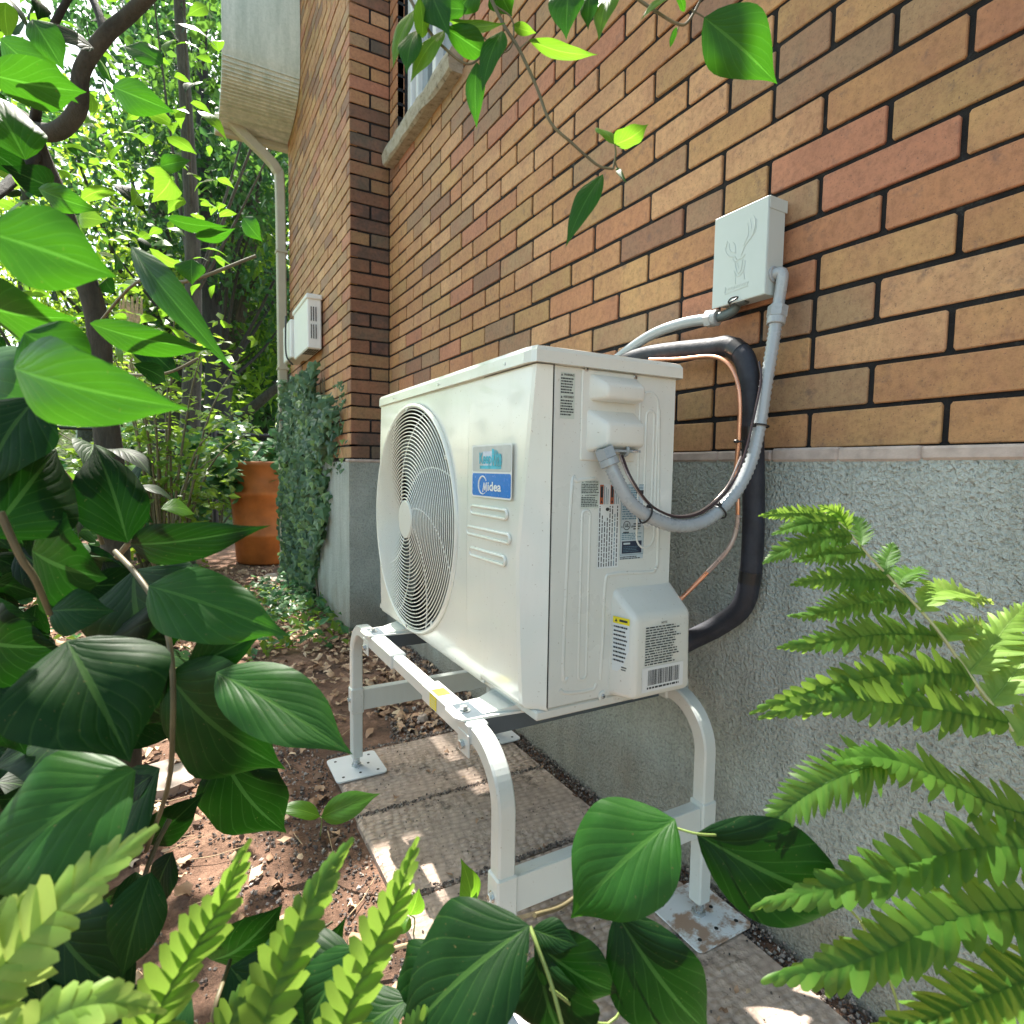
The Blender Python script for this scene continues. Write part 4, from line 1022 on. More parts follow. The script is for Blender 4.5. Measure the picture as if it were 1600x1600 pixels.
# ================================================================ LEAVES
def leaf(mb, base, tip, width, nrm, m, fold=.25, droop=.12, nl=10, nw=6, shape=(.42, 1.0), wav=.0, seed=0, tipsharp=1.6):
    """ovate pointed leaf with midrib fold, droop and wavy margin"""
    base, tip = Vector(base), Vector(tip); ax = tip-base; L = ax.length; ax.normalize()
    n = Vector(nrm); n = (n-ax*n.dot(ax)); n = n.normalized() if n.length > 1e-5 else frame_of(ax)[0]
    s = ax.cross(n); vs = []; uv = []; rs_ = random.Random(seed*77+int(L*1e5))
    ph = rs_.uniform(0, 6); pk = shape[0]+rs_.uniform(-.07, .05); asym = rs_.uniform(-.12, .12); amp = wav*width; tw = rs_.uniform(-.25, .25)
    for i in range(nl+1):
        t = i/nl
        # width profile: quick rise, acuminate tip
        a = t/pk if t < pk else 1-(t-pk)/(1-pk)
        wv = math.sin(min(1, a)*math.pi/2)**(.75 if t < pk else tipsharp*.72)
        if t > .74: wv *= 1-((t-.74)/.26)*.42
        if 1 > t > .97: wv = .05
        wv *= 1+.05*math.sin(ph*3+t*9)
        c = base+ax*(L*t)+n*(droop*L*(math.sin(t*math.pi)*.9-.35*t*t))
        for j in range(nw+1):
            u = j/nw*2-1; side_ = u*width/2*wv*(1+asym*(1 if u > 0 else -1))
            z = fold*abs(side_)+amp*math.sin(ph+t*11+u*2)*abs(u)**2*wv-.22*width*wv*abs(u)**3*.5
            q_ = c+s*side_*math.cos(tw*t)+n*(z+side_*math.sin(tw*t)); vs.append(q_); uv.append((j/nw, t))
    fs = [(i*(nw+1)+j, i*(nw+1)+j+1, (i+1)*(nw+1)+j+1, (i+1)*(nw+1)+j) for i in range(nl) for j in range(nw)]
    mb.add(vs, fs, m, uvs=uv, smooth=True)
def kite(mb, p, ax, n, L, W, m):
    s = ax.cross(n); e = n*(.16*W)
    mb.add([p, p+ax*L*.42+s*W*.5+e, p+ax*L, p+ax*L*.42-s*W*.5+e], [(0, 1, 2), (0, 2, 3)], m)
def rvec(rs_): 
    while True:
        v = Vector((rs_.uniform(-1, 1), rs_.uniform(-1, 1), rs_.uniform(-1, 1)))
        if .05 < v.length < 1: return v.normalized()
def pleaf(mb, b_, t, wpx, m, db=.45, dt=None, roll=0.0, tilt=.35, **k):
    """leaf measured in the photograph: base pixel, tip pixel, width in pixels, distance of base and tip"""
    dt = db if dt is None else dt
    B_, T_ = at(b_[0], b_[1], db), at(t[0], t[1], dt); ax = (T_-B_).normalized()
    v = (EYE-(B_+T_)/2).normalized(); s = ax.cross(v).normalized(); n = (v*math.cos(roll)+s*math.sin(roll))
    n = (n+Vector((0, 0, 1))*tilt).normalized()
    ws = wpx/F_PX*(db+dt)/2/max(.35, abs(math.cos(roll)))
    leaf(mb, B_, T_, ws, n, m, seed=int(b_[0]*3+b_[1]), **k)
def stem(mb, pts, r, m, n=5, seg=7):
    s = spline(pts, n); r = r if isinstance(r, list) else [r, r]; mb.tube(s, resample_r(r, len(s)), m, seg=seg)

GAPS = [(at(150, 605, .35), .08), (at(70, 600, .35), .07), (at(110, 1450, .31), .07), (at(60, 1570, .29), .05), (at(1240, 1112, .57), .05), (at(1290, 968, .61), .035), (at(1345, 1205, .52), .05), (at(1440, 1300, .48), .05), (at(1560, 1010, .65), .10),
        (at(1480, 905, .66), .035), (at(720, 1500, .46), .045), (at(960, 1400, .50), .03), (at(450, 1100, .55), .02), (at(150, 1290, .40), .03), (at(20, 1370, .40), .025), (at(1560, 1480, .5), .03), (onz(690, 1205), .07), (onz(640, 1290), .03), (onz(760, 1330), .03), (onz(560, 1400), .07), (onz(330, 1240), .10)]
def in_gap(p):  # true along sun rays to chosen spots; shapes openings in the added leaves
    for c, r in GAPS:
        d = p-c; t = d.dot(to_sun)
        if t > 0 and (d-to_sun*t).length < r+.085: return True
    return False
# ---------------- dogwood shrub at the left: trunk, limbs, big foreground leaves
dg = thing('dogwood_shrub', at(190, 1290, 1.44)*1.0, 'large dogwood shrub with crooked dark stem and broad leaves filling the left side', 'shrub')
dg.location.z = SOIL
q = MB()
tr_pts = [onz(195, 1295, SOIL-.03), at(195, 1180, 1.38), at(186, 1000, 1.35), at(180, 850, 1.32), at(172, 720, 1.30), at(158, 600, 1.28), at(152, 500, 1.26), at(118, 390, 1.22), at(92, 310, 1.20), at(62, 240, 1.18), at(48, 190, 1.15)]
stem(q, tr_pts, [.036, .034, .031, .028, .027, .024, .022, .020, .018, .017, .016], M['bark'], 6, 12)
stem(q, [at(50, 205, 1.15), at(90, 205, 1.12), at(122, 170, 1.10), at(128, 110, 1.08), at(165, 55, 1.06), at(205, 20, 1.05), at(260, -40, 1.0), at(330, -160, .95)], [.017, .016, .015, .014, .013, .012, .011, .008], M['bark'], 6, 10)
stem(q, [at(165, 60, 1.06), at(150, 10, 1.1), at(110, -60, 1.15)], [.008, .007, .005], M['bark_dark'])
stem(q, [at(50, 195, 1.15), at(20, 180, 1.2), at(-30, 230, 1.3)], [.013, .011, .008], M['bark'])
stem(q, [at(55, 190, 1.15), at(60, 150, 1.1), at(75, 60, 1.05), at(140, -60, 1.0)], [.010, .008, .007, .004], M['bark_dark'])
stem(q, [at(60, 240, 1.18), at(0, 300, 1.0), at(-60, 330, .9)], [.010, .009, .008], M['bark_dark'])
stem(q, [at(175, 880, 1.32), at(200, 850, .95), at(198, 845, .62)], [.006, .005, .003], M['twig'])
for pl_ in ([(0, 800, .42), (32, 870, .43), (55, 905, .44), (78, 960, .46)], [(265, 1280, .62), (240, 1330, .60), (215, 1400, .58)], [(180, 862, .60), (215, 900, .56), (252, 960, .54), (268, 1030, .52), (270, 1130, .52), (262, 1230, .55), (228, 1330, .6)],
            [(60, 700, .55), (100, 740, .56), (138, 790, .6), (160, 850, .62)], [(150, 510, 1.2), (215, 440, .95), (290, 440, .8), (400, 400, .8)], [(152, 575, 1.2), (200, 585, 1.1), (260, 583, 1.0), (310, 560, 1.0)]):
    stem(q, [at(*p) for p in pl_], [.0028, .0022], M['twig'])
q.build('branch', dg)
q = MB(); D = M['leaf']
rs = random.Random(71)
for i in range(230):                  # inner leaves of the shrub, low on the left
    px = min(rs.uniform(-140, 250), rs.uniform(-140, 300)); py = rs.uniform(690, 1560); d_ = rs.uniform(.62, 1.05); p = at(px, py, d_)
    if px > 170 and py < 900: continue
    if px > 120 and 1150 < py < 1400 and rs.random() < .6: continue
    ax = rvec(rs); ax.z = -abs(ax.z)*.6-.1; ax.normalize(); n = (Vector((-.2, -.6, .5))+rvec(rs)*.7).normalized()
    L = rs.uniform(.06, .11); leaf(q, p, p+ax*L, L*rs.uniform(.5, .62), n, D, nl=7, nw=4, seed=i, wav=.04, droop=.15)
big = [((22, 575), (288, 640), 118, .36, .34, .5), ((-30, 360), (182, 432), 120, .33, .36, .2), ((38, 520), (152, 592), 120, .42, .44, .1), ((205, 385), (366, 582), 46, .55, .5, .3),
       ((140, 505), (328, 548), 42, .5, .5, .6), ((-20, 840), (90, 700), 150, .45, .5, .2), ((199, 848), (148, 692), 104, .55, .55, .15), ((203, 850), (417, 824), 62, .55, .5, .5),
       ((232, 915), (452, 992), 118, .52, .5, .15), ((338, 1050), (549, 1176), 118, .55, .5, .1), ((105, 1000), (203, 1190), 225, .42, .40, .05), ((78, 955), (178, 954), 72, .5, .5, .1),
       ((292, 1045), (412, 988), 62, .6, .6, .3), ((262, 1052), (442, 1206), 130, .6, .58, .9), ((212, 1204), (-60, 1400), 210, .40, .36, .3), ((345, 1172), (445, 1305), 105, .7, .7, .9),
       ((246, 1206), (176, 1272), 40, .6, .6, .6), ((225, 1318), (318, 1240), 52, .65, .65, .5), ((236, 1362), (190, 1528), 84, .5, .48, .1), ((50, 860), (165, 905), 120, .5, .5, .9),
       ((-30, 1000), (90, 1012), 110, .5, .5, .7), ((-20, 1060), (40, 1180), 90, .5, .5, .2), ((160, 1130), (-20, 1200), 170, .55, .5, .9), ((60, 620), (-30, 770), 130, .48, .45, .5),
       ((270, 1330), (240, 1420), 50, .65, .65, .4), ((210, 890), (245, 1050), 150, .62, .6, .9), ((150, 1000), (262, 1130), 150, .62, .6, 1.0), ((250, 1200), (140, 1380), 110, .6, .6, .8), ((40, 250), (-40, 130), 90, .6, .6, .3), ((0, 60), (120, 160), 62, .6, .62, .4), ((-20, 115), (135, 145), 66, .55, .58, .5), ((175, 135), (272, 175), 46, .75, .75, .3),
       ((60, 295), (155, 330), 34, .8, .8, .5), ((255, 100), (190, 70), 40, .9, .9, .3), ((50, 30), (100, 110), 50, .6, .6, .1), ((380, 340), (410, 378), 28, .7, .7, .4), ((300, 405), (300, 445), 40, .7, .7, .2), ((260, 340), (355, 355), 20, .6, .6, .7), ((305, 370), (368, 358), 20, .6, .6, .7), ((250, 260), (298, 250), 26, .9, .9, .2),
       ((300, 880), (240, 960), 60, .7, .7, .9), ((-30, 560), (60, 700), 120, .6, .55, .8), ((-40, 470), (120, 500), 80, .5, .5, .8)]
for ib, (b_, t, wd, db, dt, ro) in enumerate(big): pleaf(q, b_, t, wd, M['leaf_lit_tone'] if (b_[1] < 620 or ib in (8, 9, 14)) else D, db, dt, roll=ro, wav=.05, nl=14, nw=8, droop=.10, fold=.22)
rs = random.Random(5)
for i in range(230):                  # the rest of the shrub's crown, 0.8 m to 2.2 m away
    px = min(rs.uniform(-120, 330), rs.uniform(-120, 430)); py = rs.uniform(-140, 620) if rs.random() < .82 else rs.uniform(600, 900)
    if py > 600: px = rs.uniform(-100, 260)
    d_ = rs.uniform(.85, 2.3); p = at(px, py, d_)
    ax = rvec(rs); ax.z = -abs(ax.z)*.5-.1; ax.normalize(); n = (Vector((0, 0, 1))*rs.uniform(.2, 1)+rvec(rs)*.7+Vector((0, -.5, 0))).normalized()
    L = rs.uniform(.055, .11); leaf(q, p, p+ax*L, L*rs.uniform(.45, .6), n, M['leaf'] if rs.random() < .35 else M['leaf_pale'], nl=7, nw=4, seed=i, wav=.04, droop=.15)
for i in range(230):                  # farther sunlit leaves of the crown
    p = at(rs.uniform(70, 350), rs.gauss(330, 130), rs.uniform(1.7, 3.6)); ax = rvec(rs); ax.z = -abs(ax.z)*.3; ax.normalize(); n = (Vector((0, -.2, 1))+rvec(rs)*.6).normalized()
    L = rs.uniform(.06, .10)
    if in_gap(p): continue
    leaf(q, p, p+ax*L, L*.5, n, M['leaf_pale'], nl=6, nw=4, seed=i, wav=.04, droop=.15)
for i in range(1700):                 # unseen leaves added over the path to shade and dapple the foreground
    p = Vector((rs.uniform(-1.5, .95), rs.uniform(-.6, 2.6), rs.uniform(2.3, 3.2)))
    if p.z-H < .92*p.y: continue
    ax = rvec(rs); ax.z = -abs(ax.z)*.4; ax.normalize(); n = (Vector((0, .2, 1))+rvec(rs)*.5).normalized(); L = rs.uniform(.08, .13)
    if in_gap(p+ax*L*.5): continue
    leaf(q, p, p+ax*L, L*.55, n, D, nl=5, nw=4, seed=i)
q.build('foliage', dg)
# ---------------- branch hanging in from above, each leaf its own part
hb_ = thing('overhanging_branch', at(758, -60, .62), 'thin bare twigs with pointed green leaves hanging in front of the brick wall', 'branch')
q = MB(); dB = .60
for P_, r0, r1 in (([(750, -40), (785, 35), (811, 77), (838, 135), (860, 191), (893, 223), (915, 243), (937, 260), (958, 264)], .0019, .0012), ([(625, -30), (668, 45), (700, 80), (722, 97), (738, 99), (756, 84)], .0017, .001),
                   ([(958, 264), (962, 240), (960, 222)], .0012, .0008), ([(960, 250), (968, 272), (975, 284)], .0009, .0006), ([(775, 10), (800, 30), (800, 70), (780, 82), (750, 55), (700, 40)], .0009, .0007),
                   ([(985, -10), (1020, 15), (1060, 38), (1078, 30), (1105, -20)], .0018, .0012), ([(1080, 15), (1100, 27)], .0009, .0009), ([(1062, 38), (1058, 50)], .0006, .0006), ([(811, 77), (826, 64)], .0008, .0008), ([(940, -40), (985, -10)], .002, .0018), ([(700, -40), (745, -40), (940, -60)], .003, .003)):
    stem(q, [at(p[0], p[1], dB) for p in P_], [r0, r1], M['twig'])
q.build('twig', hb_)
top = [((668, -25), (702, 56), 55, .2), ((650, 48), (634, 113), 34, .3), ((694, 48), (640, 127), 30, .6), ((648, 15), (612, 106), 24, .8), ((698, 45), (768, 92), 42, .2), ((785, 48), (752, 142), 36, .4), ((745, 97), (744, 200), 30, .3), ((702, 33), (792, 38), 18, .9), ((892, -30), (884, 60), 54, .2),
       ((925, -20), (918, 46), 30, .4), ((960, -25), (934, 62), 36, .5), ((826, 62), (934, 88), 24, .8), ((800, 40), (838, 52), 16, .5), ((1100, 27), (1215, 130), 96, .05), ((775, -25), (800, 26), 44, .3), ((750, -20), (712, 22), 44, .3), ((1058, 42), (1046, 76), 10, .3), ((1052, -6), (1000, 30), 16, .5), ((1070, 18), (1052, -22), 18, .4),
       ((942, 272), (883, 384), 36, .3), ((960, 226), (1014, 195), 34, .9), ((960, 226), (933, 198), 26, .8), ((963, 262), (979, 286), 8, .2), ((730, 15), (655, 20), 36, .2), ((660, 60), (655, -10), 30, .5)]
for (b_, t, wd, ro) in top:
    q = MB(); pleaf(q, b_, t, wd, M['leaf_lit_tone'] if ro < .5 else M['leaf_pale'], dB, dB*rs.uniform(.96, 1.03), roll=ro, wav=.04, nl=14, nw=8, fold=.2, droop=.08); q.build('leaf', hb_)
# ---------------- low dogwood sprig in front, bottom centre and right
sp_ = thing('dogwood_sprig', at(960, 1650, .55), 'dark dogwood sprig with broad curved leaves in front of the stand legs', 'plant')
q = MB()
for P_, r0 in (([(1130, 1305, .52), (1090, 1303, .5), (1050, 1292, .5)], .0011), ([(1345, 1440, .6), (1240, 1330, .55), (1130, 1303, .52)], .0012), ([(965, 1440, .5), (948, 1412, .5)], .0012), ([(1010, 1500, .5), (965, 1430, .5)], .001), ([(828, 1448, .48), (840, 1480, .47), (862, 1540, .46), (888, 1640, .45)], .0018), ([(835, 1430, .7), (880, 1415, .75), (925, 1380, .8)], .003),
               ([(860, 1545, .46), (950, 1600, .5), (1010, 1500, .5)], .0014), ([(1345, 1440, .6), (1400, 1560, .62), (1420, 1700, .65)], .0016)):
    stem(q, [at(*p) for p in P_], [r0, r0*.9], M['greenstem'] if r0 < .0025 else M['twig'])
q.build('stem', sp_)
for (b_, t, wd, db, ro, m) in [((1055, 1280), (889, 1434), 172, .5, .1, M['leaf_lit_tone']), ((1088, 1302), (1350, 1418), 118, .52, .7, D), ((962, 1425), (1112, 1625), 130, .5, .5, D), ((828, 1446), (612, 1640), 185, .44, .15, D), ((835, 1470), (970, 1556), 78, .5, .8, D), ((832, 1452), (905, 1478), 44, .48, .3, D), ((842, 1490), (900, 1660), 100, .5, .9, D),
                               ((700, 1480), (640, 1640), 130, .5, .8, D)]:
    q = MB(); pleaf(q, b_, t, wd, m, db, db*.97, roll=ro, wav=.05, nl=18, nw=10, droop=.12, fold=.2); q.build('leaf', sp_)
for (base_, lv, lab) in (((500, 1290), [((500, 1276), (428, 1262), 30), ((502, 1276), (592, 1240), 42)], 'two leaved green seedling on the soil beside the paving'),
                         ((730, 1430), [((735, 1420), (722, 1342), 40), ((735, 1418), (745, 1395), 14)], 'small upright seedling growing by the nearest stand leg'),
                         ((645, 1445), [((640, 1430), (655, 1390), 34), ((640, 1432), (618, 1462), 26)], 'small seedling left of the nearest stand leg')):
    g0 = onz(base_[0], base_[1], 0); dpt = (g0-EYE).dot(cf)*.93
    sd_ = thing('seedling', g0, lab, 'seedling'); q = MB(); stem(q, [g0-Vector((0, 0, .03)), at(base_[0]+3, base_[1]-8, dpt), at(lv[0][0][0], lv[0][0][1], dpt)], [.0016, .001], M['greenstem']); q.build('stem', sd_)
    for (b_, t, wd) in lv: q = MB(); pleaf(q, b_, t, wd, M['leaf_pale'], dpt, dpt*.98, roll=.3, nl=10, nw=6, tilt=.5); q.build('leaf', sd_)
sk = thing('sucker_stem', onz(590, 1485, 0), 'pale runner stem lying over the paving near the bottom', 'stem'); q = MB(); stem(q, [onz(570, 1500, .01), onz(630, 1478, .02), onz(700, 1465, .02), onz(790, 1440, .03), onz(880, 1412, .03), onz(930, 1375, .02)], [.0045, .004, .0045], M['deadwood']); q.build('runner', sk)

# ---------------- ferns
def pinna(mb, P0, P1, P2, width, nrm, m, lobes=22, seed=0, round_=0.0):
    """toothed leaflet along a bent midrib: overlapping tapered lobes that curl a little"""
    rs_ = random.Random(seed); P0, P1, P2 = Vector(P0), Vector(P1), Vector(P2)
    wob = rvec(rs_)*(P2-P0).length*.03
    def c(t): return P0*(1-t)**2+P1*2*t*(1-t)+P2*t*t+wob*math.sin(t*6.3)
    def dc(t): return ((P1-P0)*(1-t)+(P2-P1)*t).normalized()
    L = (P1-P0).length+(P2-P1).length; vs = []; fs = []
    twist = rs_.uniform(-.5, .5)
    for side_ in (-1, 1):
        for i in range(lobes):
            t = (i+.5+rs_.uniform(-.12, .12))/lobes; p = c(t); ax = dc(t); n = (Vector(nrm)-ax*Vector(nrm).dot(ax)).normalized(); s = ax.cross(n)
            n, s = n*math.cos(twist*t)+s*math.sin(twist*t), (s*math.cos(twist*t)-n*math.sin(twist*t))*side_
            prof = min(1, .5+t*2.5)*(1-max(0, (t-.3)/.7)**1.8)+.06
            wl = width/2*prof*rs_.uniform(.84, 1.12); h = L/lobes*(.74+.12*round_)
            an = .50+.35*t+rs_.uniform(-.08, .08); d = (s*math.cos(an)+ax*math.sin(an)).normalized(); cu_ = rs_.uniform(-.45, .05)
            o = len(vs); K = 6
            for k in range(K+1):
                u = k/K; ww = h*(1-.25*u)*math.sqrt(max(0, 1-u**(2.6+2*round_)))+.0001; q_ = p+d*wl*u+n*wl*(.20*u+cu_*u*u)
                vs += [q_-ax*ww, q_+n*h*.12*(1-u), q_+ax*ww]
            for k in range(K):
                a = o+k*3; fs += [(a, a+1, a+4, a+3), (a+1, a+2, a+5, a+4)]
    mb.add(vs, fs, m, smooth=True)
    n_ = 12; pts = [c(i/n_) for i in range(n_+1)]; mb.tube(pts, [.0008*(1-.7*i/n_)*width/.04 for i in range(n_+1)], m, seg=5)
fn_ = thing('garden_fern', onz(1500, 1900, SOIL), 'bright green fern arching in front of the grey foundation at the right', 'fern', None)
def view_n(p, tilt=.4, side_=0): v = (EYE-p).normalized(); return (v+Vector((0, 0, tilt))+cr*side_).normalized()
rach = [(1780, 1500, .50), (1640, 1215, .56), (1600, 1163, .58), (1547, 1097, .60), (1512, 1051, .61), (1472, 994, .62), (1444, 960, .63), (1400, 913, .64), (1350, 860, .65), (1319, 824, .66), (1290, 802, .665), (1262, 800, .67)]
fr = MB(); stem(fr, [at(*p) for p in rach], [.0022, .002, .0018, .0015, .001, .0006], M['palestem'], 5, 8); frond = fr.build('frond', fn_)
PN = [((1290, 803, .665), (1240, 800, .66), (1186, 806, .66), 18), ((1310, 815, .66), (1262, 812, .65), (1206, 836, .64), 24), ((1330, 838, .655), (1258, 835, .64), (1194, 880, .63), 28), ((1352, 862, .65), (1300, 862, .64), (1238, 878, .64), 26),
      ((1395, 905, .645), (1330, 900, .63), (1236, 914, .62), 32), ((1430, 945, .635), (1330, 938, .62), (1232, 962, .61), 34), ((1470, 995, .63), (1350, 985, .60), (1216, 1012, .59), 38), ((1520, 1062, .61), (1400, 1025, .58), (1172, 1115, .56), 44), ((1575, 1130, .59), (1400, 1070, .56), (1188, 1122, .56), 48),
      ((1680, 1290, .56), (1430, 1190, .52), (1308, 1195, .51), 54), ((1400, 1195, .525), (1280, 1200, .51), (1195, 1304, .50), 52), ((1740, 1370, .54), (1430, 1290, .49), (1180, 1416, .47), 62), ((1760, 1450, .53), (1400, 1420, .47), (1198, 1528, .45), 70), ((1800, 1540, .52), (1560, 1510, .46), (1335, 1625, .43), 80)]
for i, (a, b_, c_, wd) in enumerate(PN):
    q = MB(); P0, P1, P2 = at(*a), at(*b_), at(*c_); pinna(q, P0, P1, P2, wd/F_PX*b_[2]*2.05, view_n(P1, .35), M['fern'], lobes=22 if i < 5 else 27, seed=i); q.build('leaflet', frond)
PR = [((1325, 828, .66), (1320, 800, .66), (1278, 790, .66), 22), ((1345, 852, .65), (1350, 830, .66), (1335, 808, .67), 24), ((1385, 898, .64), (1385, 870, .65), (1395, 848, .66), 26), ((1405, 920, .64), (1420, 890, .66), (1440, 885, .69), 34), ((1440, 955, .63), (1480, 900, .65), (1552, 942, .69), 42), ((1478, 1000, .62), (1500, 960, .63), (1560, 1000, .68), 44),
      ((1512, 1052, .61), (1555, 1000, .62), (1610, 940, .64), 54), ((1548, 1100, .60), (1590, 1030, .60), (1680, 960, .63), 56), ((1590, 1160, .58), (1640, 1080, .58), (1760, 1020, .62), 62)]
for i, (a, b_, c_, wd) in enumerate(PR):
    q = MB(); P0, P1, P2 = at(*a), at(*b_), at(*c_); pinna(q, P0, P1, P2, wd/F_PX*b_[2]*1.7, view_n(P1, .25, -.3), M['fern_pale'] if i > 3 else M['fern'], lobes=22, seed=40+i); q.build('leaflet', frond)
fn2 = thing('garden_fern', onz(300, 2400, SOIL), 'pale sunlit fern leaflets rising from the lower left corner', 'fern', None)
fr = MB(); stem(fr, [at(-160, 1780, .34), at(100, 1740, .34), at(330, 1720, .34), at(600, 1700, .36), at(760, 1690, .4)], [.003, .0015], M['palestem']); frond2 = fr.build('frond', fn2)
PL = [((210, 1730, .33), (280, 1480, .34), (385, 1318, .36), 78, 0), ((380, 1720, .34), (440, 1450, .36), (548, 1315, .37), 70, 0), ((520, 1710, .36), (560, 1500, .37), (648, 1315, .39), 74, 0), ((-150, 1720, .30), (30, 1440, .31), (236, 1298, .34), 110, 1), ((-60, 1740, .28), (60, 1520, .28), (250, 1580, .31), 70, 1), ((-150, 1600, .32), (-60, 1440, .32), (110, 1380, .34), 70, 1), ((20, 1750, .30), (150, 1640, .31), (290, 1620, .33), 60, 0), ((300, 1760, .4), (340, 1600, .41), (420, 1520, .43), 60, 0), ((620, 1720, .4), (610, 1640, .41), (690, 1560, .43), 60, 0)]
for i, (a, b_, c_, wd, pale) in enumerate(PL):
    q = MB(); P0, P1, P2 = at(*a), at(*b_), at(*c_); pinna(q, P0, P1, P2, wd/F_PX*b_[2]*1.45, view_n(P1, .5, .2), M['fern_pale'] if pale else M['fern'], lobes=17, round_=.8, seed=80+i); q.build('leaflet', frond2)
# broad leaves behind the lower-left fern
lw = thing('leafy_seedlings', onz(330, 1800, SOIL), 'broad dark green leaves between the fern leaflets at the bottom', 'plant')
q = MB(); stem(q, [onz(330, 1800, SOIL), at(330, 1620, .55), at(360, 1500, .6)], [.004, .002], M['twig'])
for a, b_ in (((330, 1620, .55), (440, 1560, .55)), ((330, 1620, .55), (250, 1560, .5)), ((345, 1560, .57), (520, 1440, .6))): stem(q, [at(*a), at(*b_)], [.002, .0012], M['twig'])
q.build('stem', lw); q = MB()
for (b_, t, wd, db, ro) in [((560, 1500), (330, 1600), 130, .55, .4), ((360, 1510), (520, 1640), 140, .52, .7), ((440, 1560), (540, 1440), 80, .6, .6), ((200, 1600), (60, 1500), 110, .5, .6), ((250, 1560), (150, 1640), 90, .48, .5), ((330, 1500), (440, 1420), 90, .62, .8), ((560, 1480), (470, 1640), 110, .5, .6), ((80, 1430), (200, 1560), 110, .5, .8), ((0, 1460), (60, 1620), 110, .5, .5), ((300, 1560), (240, 1660), 90, .45, .4), ((640, 1560), (520, 1660), 90, .5, .5)]:
    pleaf(q, b_, t, wd, D, db, db*.97, roll=ro, wav=.05, nl=12, nw=8)
q.build('foliage', lw)

# ---------------- ivy on the pier
iv = thing('ivy', (.78, 4.3, SOIL), 'dense dark ivy climbing the brick pier above the foundation', 'ivy')
def ivyleaf(mb, p, up, n, s_, m):
    s = up.cross(n); o = p
    pts = [(0, -.15), (.42, -.30), (.50, .02), (.30, .18), (.0, .75), (-.30, .18), (-.50, .02), (-.42, -.30)]
    vs = [o+n*s_*.14]+[o+s*x*s_+up*y*s_+(n*s_*.10 if abs(x) < .1 else Vector()) for x, y in pts]
    mb.add(vs, [(0, i+1, (i+1) % 8+1) for i in range(8)], m)
rs = random.Random(21); q = MB()
cnt = 0
while cnt < 3000:
    y = rs.uniform(3.2, 5.15); z = rs.uniform(-.02, 1.68)+0
    lo = 3.34+.62*max(0, (1.15-z))/1.15+rs.uniform(-.06, .06)+.08*math.sin(z*9)
    hi_z = H+.58 if y > 3.75 else H+.40-(3.75-y)*.15
    if y < lo or z > hi_z+.05*math.sin(y*17)+rs.uniform(-.05, .04): continue
    off = rs.uniform(.0, .055)+.03*abs(math.sin(y*6+z*5)); p = Vector((PX-.014-off, y, z))
    n = (Vector((-.7, -.85, .35))+rvec(rs)*.6).normalized(); dn = Vector((rs.uniform(-.3, .3), rs.uniform(-.8, .3), -1)); dn = (dn-n*dn.dot(n)).normalized()
    ivyleaf(q, p, dn, n, rs.choice((.030, .045, .055, .07, .09))*rs.uniform(.85, 1.15), M['ivy']); cnt += 1
for i in range(260):                 # ivy spilling on the ground at the foot
    p = Vector((rs.uniform(.45, .80), rs.uniform(3.5, 4.7), rs.uniform(-.01, .08))); n = (Vector((0, -.3, 1))+rvec(rs)*.5).normalized(); dn = rvec(rs); dn = (dn-n*dn.dot(n)).normalized()
    ivyleaf(q, p, dn, n, rs.uniform(.03, .06), M['ivy'] if rs.random() < .5 else M['leaf_round'])
for i in range(60):                  # leaves wrapping the pier corner
    z = rs.uniform(.85, 1.35); p = Vector((PX-.012-rs.uniform(0, .02), rs.uniform(3.17, 3.5), z)); n = (Vector((-1, -.5, .2))+rvec(rs)*.5).normalized(); dn = Vector((0, -.3, -1)); dn = (dn-n*dn.dot(n)).normalized(); ivyleaf(q, p, dn, n, rs.uniform(.02, .035), M['ivy'])
q.build('foliage', iv)
q = MB()
for i in range(16):
    y = 3.95+i*.065; pts = [Vector((PX-.02, y+rs.uniform(-.05, .05)+math.sin(z*3+i)*.08-.25*max(0, z-.5), z)) for z in (0, .3, .6, .9, 1.2, 1.42)]; stem(q, pts, [.008, .003], M['twig'], 3, 5)
q.build('vine_stem', iv)

